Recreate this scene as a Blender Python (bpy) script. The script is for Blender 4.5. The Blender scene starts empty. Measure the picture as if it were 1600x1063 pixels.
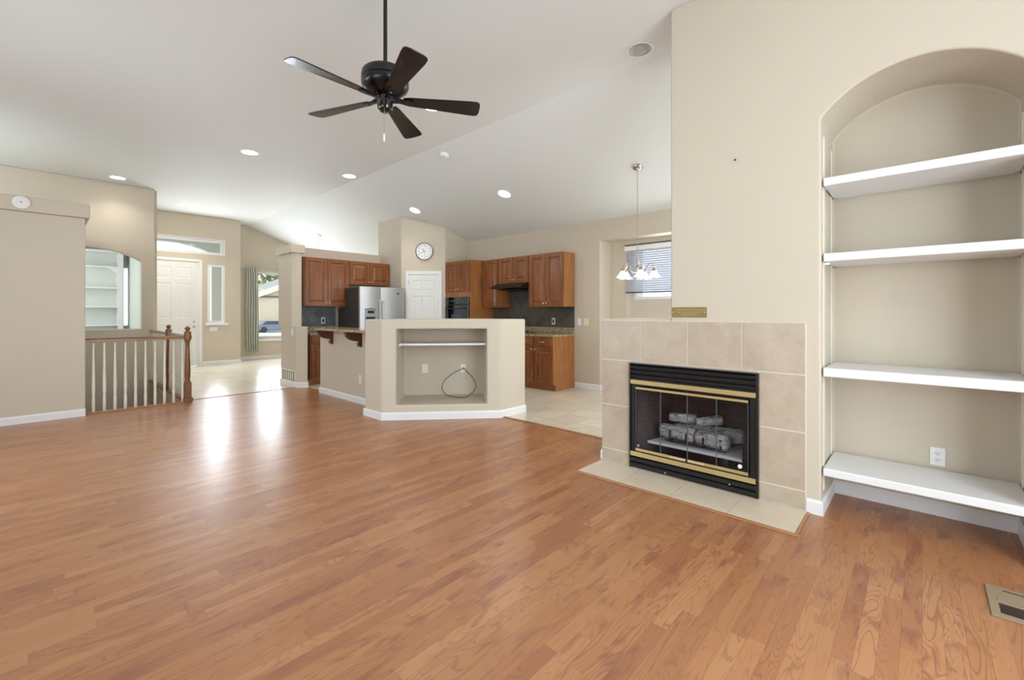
import bpy, bmesh, math, random
from mathutils import Vector, Matrix
S = bpy.context.scene
COL = S.collection
random.seed(7)
R = math.radians

# ------------------------------------------------------------------ camera, world, light, exposure
cd = bpy.data.cameras.new('camera'); cam = bpy.data.objects.new('camera', cd); COL.objects.link(cam)
cd.sensor_width = 36; cd.lens = 36 * 691.5 / 1600; cd.shift_y = -(531.5 - 489) / 1600; cd.clip_start = .02
cam.location = (0, 0, 1.285); cam.rotation_euler = (R(90), 0, R(42.83)); S.camera = cam

S.view_settings.view_transform = 'Standard'; S.view_settings.look = 'None'
S.view_settings.gamma = 1; S.view_settings.use_curve_mapping = False
S.view_settings.exposure = 0.5

w = bpy.data.worlds.new('world'); S.world = w; w.use_nodes = True
nt = w.node_tree; bg = nt.nodes['Background']
sky = nt.nodes.new('ShaderNodeTexSky'); sky.sky_type = 'HOSEK_WILKIE'; sky.turbidity = 6; sky.ground_albedo = .6
sky.sun_direction = Vector((.5, -.5, .6)).normalized()
mx = nt.nodes.new('ShaderNodeMix'); mx.data_type = 'RGBA'; mx.inputs['Factor'].default_value = .75
mx.inputs['B'].default_value = (.86, .92, 1, 1)
nt.links.new(sky.outputs[0], mx.inputs['A']); nt.links.new(mx.outputs['Result'], bg.inputs[0])
bg.inputs[1].default_value = 3.0

def area(name, loc, direction, sx, sy, power, color=(1, 1, 1), spread=180):
    l = bpy.data.lights.new(name, 'AREA'); l.shape = 'RECTANGLE'; l.size = sx; l.size_y = sy
    l.energy = power; l.color = color; l.spread = R(spread)
    o = bpy.data.objects.new(name, l); COL.objects.link(o); o.location = loc
    o.rotation_euler = Vector(direction).to_track_quat('-Z', 'Y').to_euler()
    return o
DAY = (.86, .955, 1.04)
# daylight in the window openings of the room behind and beside the camera, plus an added clerestory
area('daylight_patio_door', (1.66, 1.3, 1.15), (-1, 0, 0), 2.2, 2.0, 70, DAY)
area('daylight_upper_window', (1.66, 1.3, 2.85), (-1, 0, 0), 2.2, 1.0, 27, DAY)
area('daylight_rear_window_a', (-1.6, -1.56, 1.6), (0, 1, 0), 2.0, 1.9, 8, DAY)
area('daylight_rear_window_b', (-5.0, -1.56, 1.6), (0, 1, 0), 2.2, 1.9, 36, DAY)
area('added_clerestory_fill', (-9.2, -1.56, 3.12), (0, 1, 0), 2.6, .75, 15, DAY)  # lamp of the added clerestory, lifts the dim upper left ceiling
# daylight in the other rooms' openings, plus an added fill in the study
area('daylight_nook_window', (-2.2, 6.60, 1.95), (0, -1, 0), 1.8, .8, 14, DAY)
area('daylight_nook_side', (1.5, 5.0, 1.4), (-1, 0, 0), 2.0, 2.0, 55, DAY)
area('daylight_dining_window', (-13.35, 5.0, 1.5), (1, 0, 0), 1.6, 1.8, 54, DAY)
area('daylight_sidelight', (-12.80, 3.07, 1.75), (1, 0, 0), .34, 1.4, 20, DAY)
area('daylight_transom', (-12.80, 2.5, 2.9), (1, 0, 0), 1.2, .25, 7, DAY)
area('added_study_fill', (-12.0, -1.0, 1.9), (-.35, 1, -.1), 1.6, 1.5, 28, (.94, 1, .99))  # fill lamp added inside the study to brighten it, no window there
LAMP = (1.0, .95, .88)

# ------------------------------------------------------------------ material helpers
def lin(c):
    return tuple(((v / 255) / 12.92 if v / 255 <= .04045 else ((v / 255 + .055) / 1.055) ** 2.4) for v in c)
class N:
    def __init__(s, name):
        s.m = bpy.data.materials.new(name); s.m.use_nodes = True; s.t = s.m.node_tree
        s.b = s.t.nodes['Principled BSDF']
    def n(s, typ, **kw):
        o = s.t.nodes.new(typ)
        for k, v in kw.items(): setattr(o, k, v)
        return o
    def put(s, inp, v):
        if isinstance(v, bpy.types.NodeSocket): s.t.links.new(v, inp)
        else: inp.default_value = v
    def math(s, op, a, b=0.0, c=None):
        o = s.n('ShaderNodeMath', operation=op); s.put(o.inputs[0], a); s.put(o.inputs[1], b)
        if c is not None: s.put(o.inputs[2], c)
        return o.outputs[0]
    def mix(s, f, a, b, mode='MIX'):
        o = s.n('ShaderNodeMix', data_type='RGBA', blend_type=mode)
        s.put(o.inputs['Factor'], f)
        for k, v in (('A', a), ('B', b)):
            s.put(o.inputs[k], v if isinstance(v, bpy.types.NodeSocket) else (*lin(v), 1))
        return o.outputs['Result']
    def obj(s): return s.n('ShaderNodeTexCoord').outputs['Object']
    def pos(s): return s.n('ShaderNodeNewGeometry').outputs['Position']
    def sep(s, v):
        o = s.n('ShaderNodeSeparateXYZ'); s.put(o.inputs[0], v); return o.outputs
    def comb(s, x, y, z=0.0):
        o = s.n('ShaderNodeCombineXYZ')
        for i, v in enumerate((x, y, z)): s.put(o.inputs[i], v)
        return o.outputs[0]
    def noise(s, v, scale=5, detail=3, rough=.55, dist=0):
        o = s.n('ShaderNodeTexNoise'); s.put(o.inputs['Vector'], v)
        o.inputs['Scale'].default_value = scale; o.inputs['Detail'].default_value = detail
        o.inputs['Roughness'].default_value = rough; o.inputs['Distortion'].default_value = dist
        return o.outputs['Fac']
    def white(s, v):
        o = s.n('ShaderNodeTexWhiteNoise', noise_dimensions='3D'); s.put(o.inputs[0], v); return o.outputs[0]
    def ramp(s, f, stops):
        o = s.n('ShaderNodeValToRGB'); s.put(o.inputs[0], f); e = o.color_ramp.elements
        while len(e) < len(stops): e.new(.5)
        for i, (p, c) in enumerate(stops):
            e[i].position = p; e[i].color = (*lin(c), 1) if len(c) == 3 else c
        return o.outputs[0]
    def bump(s, h, strength=.2, dist=.01):
        o = s.n('ShaderNodeBump'); o.inputs['Strength'].default_value = strength; o.inputs['Distance'].default_value = dist
        s.put(o.inputs['Height'], h); s.t.links.new(o.outputs[0], s.b.inputs['Normal'])
    def color(s, v): s.put(s.b.inputs['Base Color'], v if isinstance(v, bpy.types.NodeSocket) else (*lin(v), 1))
    def rough(s, v): s.put(s.b.inputs['Roughness'], v)
def plain(name, rgb, rough=.5, metal=0, coat=0, var=.0):
    m = N(name); m.rough(rough); m.b.inputs['Metallic'].default_value = metal; m.b.inputs['Coat Weight'].default_value = coat
    if var:
        d = tuple(max(0, c * (1 - var)) for c in rgb)
        m.color(m.mix(m.noise(m.obj(), 14, 4), d, rgb))
    else: m.color(rgb)
    return m.m
def emit(name, rgb, strength):
    m = N(name); m.color(rgb); m.b.inputs['Emission Color'].default_value = (*lin(rgb), 1)
    m.b.inputs['Emission Strength'].default_value = strength; return m.m

def paint(name, rgb, bump=.12):
    m = N(name); p = m.pos(); n = m.noise(p, 1.2, 2)
    m.color(m.mix(n, tuple(c * .985 for c in rgb), rgb)); m.rough(.62)
    m.b.inputs['Specular IOR Level'].default_value = .3
    m.bump(m.noise(p, 95, 3, .6), bump, .004); return m.m
WALL = paint('beige_wall_paint', (207, 196, 178))
CEIL = paint('white_ceiling_paint', (225, 226, 224), .05)
STUDY = paint('pale_study_paint', (222, 226, 220), .05)
WHITE = plain('white_trim_paint', (236, 236, 236), .35, var=.02)
CREAM = plain('cream_edge_paint', (234, 229, 216), .45, var=.02)
DOORW = plain('white_door_paint', (232, 231, 228), .38, var=.02)
PLASTIC = plain('white_plastic', (238, 238, 238), .35)
IVORY = plain('ivory_plastic', (232, 220, 190), .4)
BLACK = plain('black_enamel', (9, 9, 10), .33, var=.2)
BLACKG = plain('gloss_black', (8, 8, 9), .08, coat=.6)
DARK = plain('dark_void', (20, 18, 17), .7)
BRASS = plain('polished_brass', (206, 184, 130), .3, metal=.6, var=.06)
BRASSL = plain('pale_brass', (236, 214, 168), .3, metal=.6)
NICKEL = plain('brushed_nickel', (190, 184, 174), .28, metal=1)
CHROME = plain('bright_nickel', (225, 225, 222), .15, metal=1)
STEEL_D = plain('dark_steel_side', (74, 70, 70), .5, metal=.3, var=.06)
IRON = plain('dark_iron', (48, 46, 46), .55, metal=.5)
CABLE = plain('black_cable', (32, 28, 26), .5)

def wood_floor():
    m = N('cherry_laminate_floor'); x, y, z = m.sep(m.pos())
    wd = .063
    sx = m.math('DIVIDE', x, wd); ix = m.math('FLOOR', sx)
    r1 = m.white(m.comb(ix, 3.1, 0))
    L = m.math('MULTIPLY_ADD', r1, .35, .55)
    sy = m.math('ADD', m.math('DIVIDE', y, L), m.math('MULTIPLY', m.white(m.comb(ix, 9.7, 1)), 7))
    iy = m.math('FLOOR', sy)
    cell = m.comb(ix, iy, 0); r = m.white(cell); r2 = m.white(m.comb(ix, iy, 5.0))
    # grain: stretched noise, shifted per strip
    gv = m.comb(m.math('MULTIPLY_ADD', r, 13, x), m.math('MULTIPLY_ADD', r2, 21, m.math('MULTIPLY', y, .11)), r)
    g1 = m.noise(gv, 9, 2.4, .45, .5)
    rings = m.math('FRACT', m.math('MULTIPLY', g1, 24))
    rings = m.math('SMOOTH_MIN', rings, m.math('SUBTRACT', 1.0, rings), .15)
    line = m.n('ShaderNodeMapRange'); m.put(line.inputs['Value'], rings)
    line.inputs['From Min'].default_value = 0.0; line.inputs['From Max'].default_value = .2
    fine = m.noise(m.comb(m.math('MULTIPLY', x, 6), m.math('MULTIPLY', y, .5), r), 60, 3, .6)
    base = m.ramp(r, [(0, (162, 109, 76)), (.3, (173, 120, 81)), (.65, (179, 127, 85)), (1, (189, 137, 94))])
    c = m.mix(m.math('MULTIPLY', m.math('SUBTRACT', 1.0, line.outputs[0]), m.math('MULTIPLY_ADD', r2, .42, .16)), base, (112, 68, 54))
    c = m.mix(m.math('MULTIPLY', fine, .28), c, (150, 88, 60))
    kn = m.noise(m.comb(m.math('MULTIPLY_ADD', r, 31, m.math('MULTIPLY', x, 9)), m.math('MULTIPLY_ADD', r2, 17, m.math('MULTIPLY', y, 3.0)), r), 1.2, 3, .6, .5)
    ks = m.n('ShaderNodeMapRange'); m.put(ks.inputs['Value'], kn); ks.inputs['From Min'].default_value = .54; ks.inputs['From Max'].default_value = .74
    c = m.mix(m.math('MULTIPLY', ks.outputs[0], .7), c, (122, 70, 62))
    fx = m.math('FRACT', sx); ex = m.math('MINIMUM', fx, m.math('SUBTRACT', 1.0, fx))
    fy = m.math('FRACT', sy); ey = m.math('MINIMUM', fy, m.math('SUBTRACT', 1.0, fy))
    seam = m.math('MAXIMUM', m.math('LESS_THAN', ex, .014), m.math('LESS_THAN', ey, .0016))
    c = m.mix(m.math('MULTIPLY', seam, .35), c, (96, 54, 38))
    m.color(c)
    big = m.noise(m.pos(), 1.3, 2)
    m.rough(m.math('MULTIPLY_ADD', fine, .08, m.math('MULTIPLY_ADD', big, .05, .235)))
    m.b.inputs['Specular IOR Level'].default_value = .5
    m.bump(m.math('SUBTRACT', m.math('MULTIPLY', fine, .12), m.math('MULTIPLY', seam, .5)), .05, .001)
    return m.m
FLOORW = wood_floor()

def tilemat(name, rgb, rgb2, grout, sx, sy, mort, rough=.3, rot=0, plane='xy', var=.5, scale=4, off=0.0):
    m = N(name); x, y, z = m.sep(m.pos())
    u, v = (x, y) if plane == 'xy' else ((x, z) if plane == 'xz' else (y, z))
    if rot:
        c_, s_ = math.cos(R(rot)), math.sin(R(rot))
        u, v = (m.math('ADD', m.math('MULTIPLY', u, c_), m.math('MULTIPLY', v, s_)), m.math('SUBTRACT', m.math('MULTIPLY', v, c_), m.math('MULTIPLY', u, s_)))
    su, sv = m.math('DIVIDE', u, sx), m.math('ADD', m.math('DIVIDE', v, sy), off)
    iu, iv = m.math('FLOOR', su), m.math('FLOOR', sv)
    r = m.white(m.comb(iu, iv, 2.0))
    fu, fv = m.math('FRACT', su), m.math('FRACT', sv)
    eu = m.math('MULTIPLY', m.math('MINIMUM', fu, m.math('SUBTRACT', 1.0, fu)), sx)
    ev = m.math('MULTIPLY', m.math('MINIMUM', fv, m.math('SUBTRACT', 1.0, fv)), sy)
    g = m.math('LESS_THAN', m.math('MINIMUM', eu, ev), mort)
    n = m.noise(m.n('ShaderNodeVectorMath', operation='ADD').outputs[0] if False else m.comb(m.math('ADD', x, m.math('MULTIPLY', r, 9)), y, z), scale, 6, .62, .4)
    f = m.math('ADD', m.math('MULTIPLY', r, var), m.math('MULTIPLY', n, 1 - var))
    c = m.ramp(f, [(.22, rgb2), (.72, rgb)])
    m.color(m.mix(g, c, grout)); m.rough(rough)
    m.bump(m.math('SUBTRACT', m.math('MULTIPLY', n, .3), g), .25, .003)
    return m.m
FTILE = tilemat('cream_floor_tile', (226, 216, 198), (206, 195, 176), (188, 178, 162), .33, .33, .0025, .22, var=.25, scale=7)
def stone(name, a, b, rough=.35, scale=9, coat=0):
    m = N(name); p = m.pos(); n = m.noise(p, scale, 8, .66, .5); n2 = m.noise(p, scale * 5, 4, .6)
    m.color(m.mix(m.math('MULTIPLY', n2, .3), m.ramp(n, [(.3, b), (.7, a)]), b)); m.rough(rough)
    m.b.inputs['Coat Weight'].default_value = coat; m.bump(n2, .06, .002); return m.m
SURTILE = stone('beige_ceramic_tile', (200, 185, 165), (176, 159, 139), .34, 7)
HEARTILE = stone('pale_hearth_tile', (228, 214, 193), (212, 196, 174), .3, 6)
GROUT = plain('tan_grout', (226, 214, 196), .8)
def granite():
    m = N('speckled_granite'); p = m.pos()
    v = m.n('ShaderNodeTexVoronoi'); m.put(v.inputs['Vector'], p); v.inputs['Scale'].default_value = 120
    n = m.noise(p, 30, 6, .7, .4)
    c = m.ramp(n, [(.32, (92, 72, 56)), (.45, (160, 138, 108)), (.6, (196, 180, 152)), (.75, (214, 204, 184))])
    m.color(m.mix(m.math('MULTIPLY', m.math('LESS_THAN', m.sep(v.outputs['Color'])[0], .22), .7), c, (70, 58, 50)))
    m.rough(.15); return m.m
GRANITE = granite()
def slate(name, plane):
    m = N(name); x, y, z = m.sep(m.pos()); u = x if plane == 'xz' else y
    a = m.math('MULTIPLY', m.math('ADD', u, z), .7071); b = m.math('MULTIPLY', m.math('SUBTRACT', z, u), .7071)
    T = .15
    sa, sb = m.math('DIVIDE', a, T), m.math('DIVIDE', b, T)
    r = m.white(m.comb(m.math('FLOOR', sa), m.math('FLOOR', sb), 4.0))
    fa, fb = m.math('FRACT', sa), m.math('FRACT', sb)
    e = m.math('MINIMUM', m.math('MINIMUM', fa, m.math('SUBTRACT', 1.0, fa)), m.math('MINIMUM', fb, m.math('SUBTRACT', 1.0, fb)))
    n = m.noise(m.pos(), 16, 6, .65, .6)
    c = m.ramp(m.math('ADD', m.math('MULTIPLY', r, .6), m.math('MULTIPLY', n, .4)),
               [(.15, (54, 51, 50)), (.35, (74, 74, 70)), (.5, (74, 60, 48)), (.65, (88, 78, 60)), (.8, (82, 84, 80))] if plane == 'xz' else
               [(.15, (76, 84, 92)), (.35, (96, 108, 116)), (.55, (108, 116, 118)), (.7, (98, 96, 90)), (.85, (120, 130, 136))])
    m.color(m.mix(m.math('LESS_THAN', e, .02), c, (92, 88, 82))); m.rough(.55)
    m.bump(n, .4, .004); return m.m
SLATE_R = slate('slate_tile_warm', 'xz'); SLATE_L = slate('slate_tile_grey', 'yz')

def wood(name, light, dark, rough=.35, axis='z', scale=1.0, coat=.1, contrast=1.0):
    m = N(name); x, y, z = m.sep(m.obj())
    k = .12
    if axis == 'z': v = m.comb(x, y, m.math('MULTIPLY', z, k))
    elif axis == 'x': v = m.comb(m.math('MULTIPLY', x, k), y, z)
    else: v = m.comb(x, m.math('MULTIPLY', y, k), z)
    oi = m.n('ShaderNodeObjectInfo')
    sv = m.n('ShaderNodeVectorMath', operation='ADD'); m.put(sv.inputs[0], v); m.t.links.new(oi.outputs['Random'], sv.inputs[1])
    v = sv.outputs[0]
    n = m.noise(v, 16 * scale, 5, .6, .8); f = m.noise(v, 90 * scale, 3, .6)
    c = m.ramp(n, [(.3, dark), (.5, tuple((a + b) / 2 for a, b in zip(light, dark))), (.68, light)])
    m.color(m.mix(m.math('MULTIPLY', f, .25 * contrast), c, dark)); m.rough(rough)
    m.b.inputs['Coat Weight'].default_value = coat; m.bump(f, .05, .002); return m.m
CAB = wood('cherry_cabinet_wood', (160, 98, 50), (112, 62, 29))
CABS = wood('cherry_side_panel', (182, 122, 70), (146, 92, 50))
RAIL = wood('oak_handrail_wood', (150, 102, 60), (112, 72, 40), .3, 'y')
POST = wood('oak_post_wood', (148, 100, 60), (110, 70, 40), .3, 'z')
NOSE = wood('oak_nosing_wood', (176, 118, 74), (142, 88, 54), .35, 'y')
CORB = wood('dark_corbel_wood', (112, 58, 32), (72, 34, 20))
BLADE = wood('espresso_blade_wood', (20, 15, 13), (11, 9, 8), .25, 'x', .8, coat=.12)
FANM = plain('black_fan_metal', (10, 10, 11), .28, coat=.15)
def steel():
    m = N('brushed_stainless'); x, y, z = m.sep(m.obj())
    n = m.noise(m.comb(m.math('MULTIPLY', x, 1.5), y, m.math('MULTIPLY', z, 90)), 6, 3)
    m.color(m.mix(n, (190, 191, 192), (216, 217, 218))); m.b.inputs['Metallic'].default_value = .65
    m.rough(m.math('MULTIPLY_ADD', n, .08, .36)); return m.m
STEEL = steel()
def logmat():
    m = N('grey_ceramic_bark'); x, y, z = m.sep(m.obj())
    v = m.comb(m.math('MULTIPLY', x, .25), y, z); n = m.noise(v, 60, 5, .7, 1.2)
    m.color(m.ramp(n, [(.38, (84, 76, 72)), (.5, (205, 200, 197)), (.62, (246, 245, 244))])); m.rough(.85); m.bump(n, 1, .02); return m.m
LOG = logmat()
def brick(name):
    m = N(name); o = m.n('ShaderNodeTexBrick'); x, y, z = m.sep(m.pos()); m.put(o.inputs['Vector'], m.comb(m.math('ADD', x, y), z, 0))
    o.inputs['Scale'].default_value = 6; o.inputs['Color1'].default_value = (*lin((58, 42, 38)), 1); o.inputs['Color2'].default_value = (*lin((74, 50, 45)), 1)
    o.inputs['Mortar'].default_value = (*lin((34, 28, 27)), 1); m.color(o.outputs[0]); m.rough(.9); return m.m
FIREBRICK = brick('dark_firebrick')
def glass(name, a=.08, tint=(240, 245, 245), k=.9):
    m = N(name); t = m.n('ShaderNodeBsdfTransparent'); g = m.n('ShaderNodeBsdfGlossy'); g.inputs['Roughness'].default_value = .03
    t.inputs[0].default_value = (*lin(tint), 1)
    fr = m.n('ShaderNodeFresnel'); fr.inputs[0].default_value = 1.45
    mxs = m.n('ShaderNodeMixShader'); m.put(mxs.inputs[0], m.math('MULTIPLY_ADD', fr.outputs[0], k, a * .1))
    m.t.links.new(t.outputs[0], mxs.inputs[1]); m.t.links.new(g.outputs[0], mxs.inputs[2])
    m.t.links.new(mxs.outputs[0], m.t.nodes['Material Output'].inputs[0]); return m.m
GLASS = glass('window_glass'); GLASSF = glass('fireplace_glass', .1, (242, 243, 245), .28)
GLASSE = plain('glass_edge', (92, 102, 112), .3)
def fabric():
    m = N('sage_curtain_fabric'); n = m.noise(m.obj(), 300, 2); m.color(m.mix(n, (184, 186, 172), (210, 211, 198))); m.rough(.8)
    m.b.inputs['Sheen Weight'].default_value = .3; return m.m
CURT = fabric()
SHADE = emit('lit_frosted_glass', (255, 248, 232), .7)
LENS = emit('lit_lamp_lens', (255, 246, 230), 9)
LENSOFF = plain('unlit_reflector', (176, 176, 176), .3)

# ------------------------------------------------------------------ mesh helpers
def new(): return bmesh.new()
def fin(bm): bmesh.ops.recalc_face_normals(bm, faces=bm.faces[:])
def obj(name, bm, mat, parent=None, smooth=False, bevel=0, seg=2, loc=None, ang=None):
    fin(bm); me = bpy.data.meshes.new(name); bm.to_mesh(me); bm.free()
    for m_ in (mat if isinstance(mat, (list, tuple)) else [mat]): me.materials.append(m_)
    if smooth:
        for p in me.polygons: p.use_smooth = True
        if ang is None: ang = 40
        me.set_sharp_from_angle(angle=R(ang))
    o = bpy.data.objects.new(name, me); COL.objects.link(o)
    if parent is not None: o.parent = parent
    if loc: o.location = loc
    if bevel:
        b = o.modifiers.new('bevel', 'BEVEL'); b.width = bevel; b.segments = seg; b.limit_method = 'ANGLE'; b.angle_limit = R(40)
        b.harden_normals = False
    return o
def thing(name, label, cat, loc=(0, 0, 0), rz=0, group=None):
    o = bpy.data.objects.new(name, None); COL.objects.link(o); o.location = loc; o.rotation_euler = (0, 0, rz); o.empty_display_size = .05
    return tag(o, label, cat, group)
def tag(o, label, cat, group=None):
    o['label'] = label; o['category'] = cat
    if group: o['group'] = group
    return o
def struct(name, bm, mat, parent=None, label=None, **k):
    o = obj(name, bm, mat, parent, **k); o['kind'] = 'structure'
    if label: o['label'] = label
    return o
def copy_tree(o, parent=None):
    c = o.copy(); COL.objects.link(c)
    if parent is not None: c.parent = parent
    for ch in list(o.children): copy_tree(ch, c)
    return c
def box(bm, x0, x1, y0, y1, z0, z1):
    vs = [bm.verts.new(p) for p in ((x0, y0, z0), (x1, y0, z0), (x1, y1, z0), (x0, y1, z0), (x0, y0, z1), (x1, y0, z1), (x1, y1, z1), (x0, y1, z1))]
    for f in ((0, 3, 2, 1), (4, 5, 6, 7), (0, 1, 5, 4), (1, 2, 6, 5), (2, 3, 7, 6), (3, 0, 4, 7)): bm.faces.new([vs[i] for i in f])
    return bm
def B(x0, x1, y0, y1, z0, z1): return box(new(), x0, x1, y0, y1, z0, z1)
def prism(bm, pts, z0, z1, mtx=None):
    """pts in xy, extruded in z; mtx maps"""
    a = [bm.verts.new((x, y, z0)) for x, y in pts]; b = [bm.verts.new((x, y, z1)) for x, y in pts]; n = len(pts)
    bm.faces.new(a[::-1]); bm.faces.new(b)
    for i in range(n): bm.faces.new((a[i], a[(i + 1) % n], b[(i + 1) % n], b[i]))
    if mtx is not None: bmesh.ops.transform(bm, matrix=mtx, verts=a + b)
    return bm
def profile(bm, pts, a0, a1, axis):
    """pts in the plane perpendicular to axis: axis x -> (y,z), axis y -> (x,z)"""
    def P(p, t): return (t, p[0], p[1]) if axis == 'x' else (p[0], t, p[1])
    a = [bm.verts.new(P(p, a0)) for p in pts]; b = [bm.verts.new(P(p, a1)) for p in pts]; n = len(pts)
    bm.faces.new(a); bm.faces.new(b[::-1])
    for i in range(n): bm.faces.new((a[i], b[i], b[(i + 1) % n], a[(i + 1) % n]))
    return bm
def lathe(bm, prof, seg=24, cx=0, cy=0, cap=True, z0=0):
    rings = []
    for r_, z_ in prof:
        rings.append([bm.verts.new((cx + r_ * math.cos(2 * math.pi * i / seg), cy + r_ * math.sin(2 * math.pi * i / seg), z0 + z_)) for i in range(seg)])
    for a, b in zip(rings, rings[1:]):
        for i in range(seg): bm.faces.new((a[i], a[(i + 1) % seg], b[(i + 1) % seg], b[i]))
    if cap:
        bm.faces.new(rings[0][::-1]); bm.faces.new(rings[-1])
    return bm
def tube(bm, pts, r, seg=8, closed=False, radii=None):
    pts = [Vector(p) for p in pts]; n = len(pts); rings = []
    up = Vector((0, 0, 1)); prev = None
    for i, p in enumerate(pts):
        a = pts[i - 1] if (i or closed) else p; b = pts[(i + 1) % n] if (i < n - 1 or closed) else p
        t = (b - a).normalized()
        if prev is None:
            u = t.cross(up)
            if u.length < .05: u = t.cross(Vector((1, 0, 0)))
        else: u = prev - t * prev.dot(t)
        u.normalize(); prev = u; v = t.cross(u)
        rr = radii[i] if radii else r
        rings.append([bm.verts.new(p + u * rr * math.cos(2 * math.pi * k / seg) + v * rr * math.sin(2 * math.pi * k / seg)) for k in range(seg)])
    m = n if closed else n - 1
    for i in range(m):
        a, b = rings[i], rings[(i + 1) % n]
        for k in range(seg): bm.faces.new((a[k], a[(k + 1) % seg], b[(k + 1) % seg], b[k]))
    if not closed:
        bm.faces.new(rings[0][::-1]); bm.faces.new(rings[-1])
    return bm
def xf(bm, m):
    bmesh.ops.transform(bm, matrix=m, verts=bm.verts[:]); return bm
def cut(o, *bms):
    """subtract shapes from an object's mesh, once, and keep the plain mesh"""
    tmp = []
    for bm in bms:
        fin(bm); me = bpy.data.meshes.new('tmp'); bm.to_mesh(me); bm.free()
        c = bpy.data.objects.new('tmp', me); COL.objects.link(c); tmp.append(c)
        md = o.modifiers.new('cut', 'BOOLEAN'); md.operation = 'DIFFERENCE'; md.object = c; md.solver = 'EXACT'
    bev = [m for m in o.modifiers if m.type == 'BEVEL']
    sp = [(b.width, b.segments) for b in bev]
    for b in bev: o.modifiers.remove(b)
    dg = bpy.context.evaluated_depsgraph_get(); me = bpy.data.meshes.new_from_object(o.evaluated_get(dg))
    o.modifiers.clear(); o.data = me
    for c in tmp:
        d = c.data; bpy.data.objects.remove(c); bpy.data.meshes.remove(d)
    for wd, sg in sp:
        b = o.modifiers.new('bevel', 'BEVEL'); b.width = wd; b.segments = sg; b.limit_method = 'ANGLE'; b.angle_limit = R(30)
    return o
def arch(s0, s1, z0, zs, za, n=28):
    """outline (s,z) of an opening with a segmental arch top"""
    c = (s0 + s1) / 2; hw = (s1 - s0) / 2; rise = za - zs; rad = (hw * hw + rise * rise) / (2 * rise); zc = za - rad
    a0 = math.asin(hw / rad)
    return [(s0, z0), (s1, z0)] + [(c + rad * math.sin(a), zc + rad * math.cos(a)) for a in [a0 - 2 * a0 * i / n for i in range(n + 1)]]
def panel_bm(wd, ht, th, cells, groove=.006, raise_=.001, m1=.006, m2=.012, m3=.03, y=0.0):
    """board 0..wd x 0..ht, front at y=-th; each cell (x0,x1,z0,z1) is a raised panel"""
    bm = new(); xs = sorted({0, wd} | {c[i] for c in cells for i in (0, 1)}); zs = sorted({0, ht} | {c[i] for c in cells for i in (2, 3)})
    V = {}
    def v(x, z, yy):
        k = (round(x, 5), round(z, 5), round(yy, 5))
        if k not in V: V[k] = bm.verts.new((x, yy + y, z))
        return V[k]
    def inside(a, b, c, d): return any(a >= q[0] - 1e-6 and b <= q[1] + 1e-6 and c >= q[2] - 1e-6 and d <= q[3] + 1e-6 for q in cells)
    for a, b in zip(xs, xs[1:]):
        for c, d in zip(zs, zs[1:]):
            if not inside(a, b, c, d): bm.faces.new((v(a, c, -th), v(b, c, -th), v(b, d, -th), v(a, d, -th)))
    for (a, b, c, d) in cells:
        rings = [(0, th), (m1, th - groove), (m2, th - groove), (m3, th - raise_)]
        R_ = [[v(a + i, c + i, -t), v(b - i, c + i, -t), v(b - i, d - i, -t), v(a + i, d - i, -t)] for i, t in rings]
        # outer ring may miss intermediate grid verts: fine for render
        for p, q in zip(R_, R_[1:]):
            for k in range(4): bm.faces.new((p[k], p[(k + 1) % 4], q[(k + 1) % 4], q[k]))
        bm.faces.new(R_[-1])
    bk = [v(0, 0, 0), v(wd, 0, 0), v(wd, ht, 0), v(0, ht, 0)]; fr = [v(0, 0, -th), v(wd, 0, -th), v(wd, ht, -th), v(0, ht, -th)]
    bm.faces.new(bk[::-1])
    for k in range(4): bm.faces.new((bk[k], bk[(k + 1) % 4], fr[(k + 1) % 4], fr[k]))
    return bm
def six_panel(wd, ht, th=.04):
    s = wd * .13; g = wd * .1; cw = (wd - 2 * s - g) / 2; rows = [(.09 * ht, .40 * ht), (.46 * ht, .79 * ht), (.835 * ht, .945 * ht)]
    cells = [(x, x + cw, a, b) for x in (s, s + cw + g) for a, b in rows]
    return panel_bm(wd, ht, th, cells, groove=.007, raise_=.002, m1=.014, m2=.024, m3=.05)

# ------------------------------------------------------------------ the setting
H = 3.65; YR = 3.88; SL = .343
def ceil_z(y): return H if y <= YR else H - SL * (y - YR)
YF = 3.38      # fireplace wall face
YK = 6.33      # kitchen wall face
XB = -10.78    # upper left wall face
struct('floor', prism(new(), [(-7.775, -1.6), (1.7, -1.6), (1.7, 3.92), (-4.3, 3.92), (-5.0, 3.2), (-7.87, 3.2), (-7.87, 1.5), (-7.775, 1.5)], -.05, .004), FLOORW, label='reddish laminate plank floor of the living room')
fb = new(); prism(fb, [(-15, 1.5), (-7.80, 1.5), (-7.80, 3.0), (2, 3.0), (2, 7.2), (-15, 7.2)], -.06, -.001)
struct('floor_tile', fb, FTILE, label='cream ceramic tile floor of entry and kitchen')
struct('floor_study', B(-14, -10.93, -1.7, 1.5, -.06, 0), STUDY)
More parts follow.
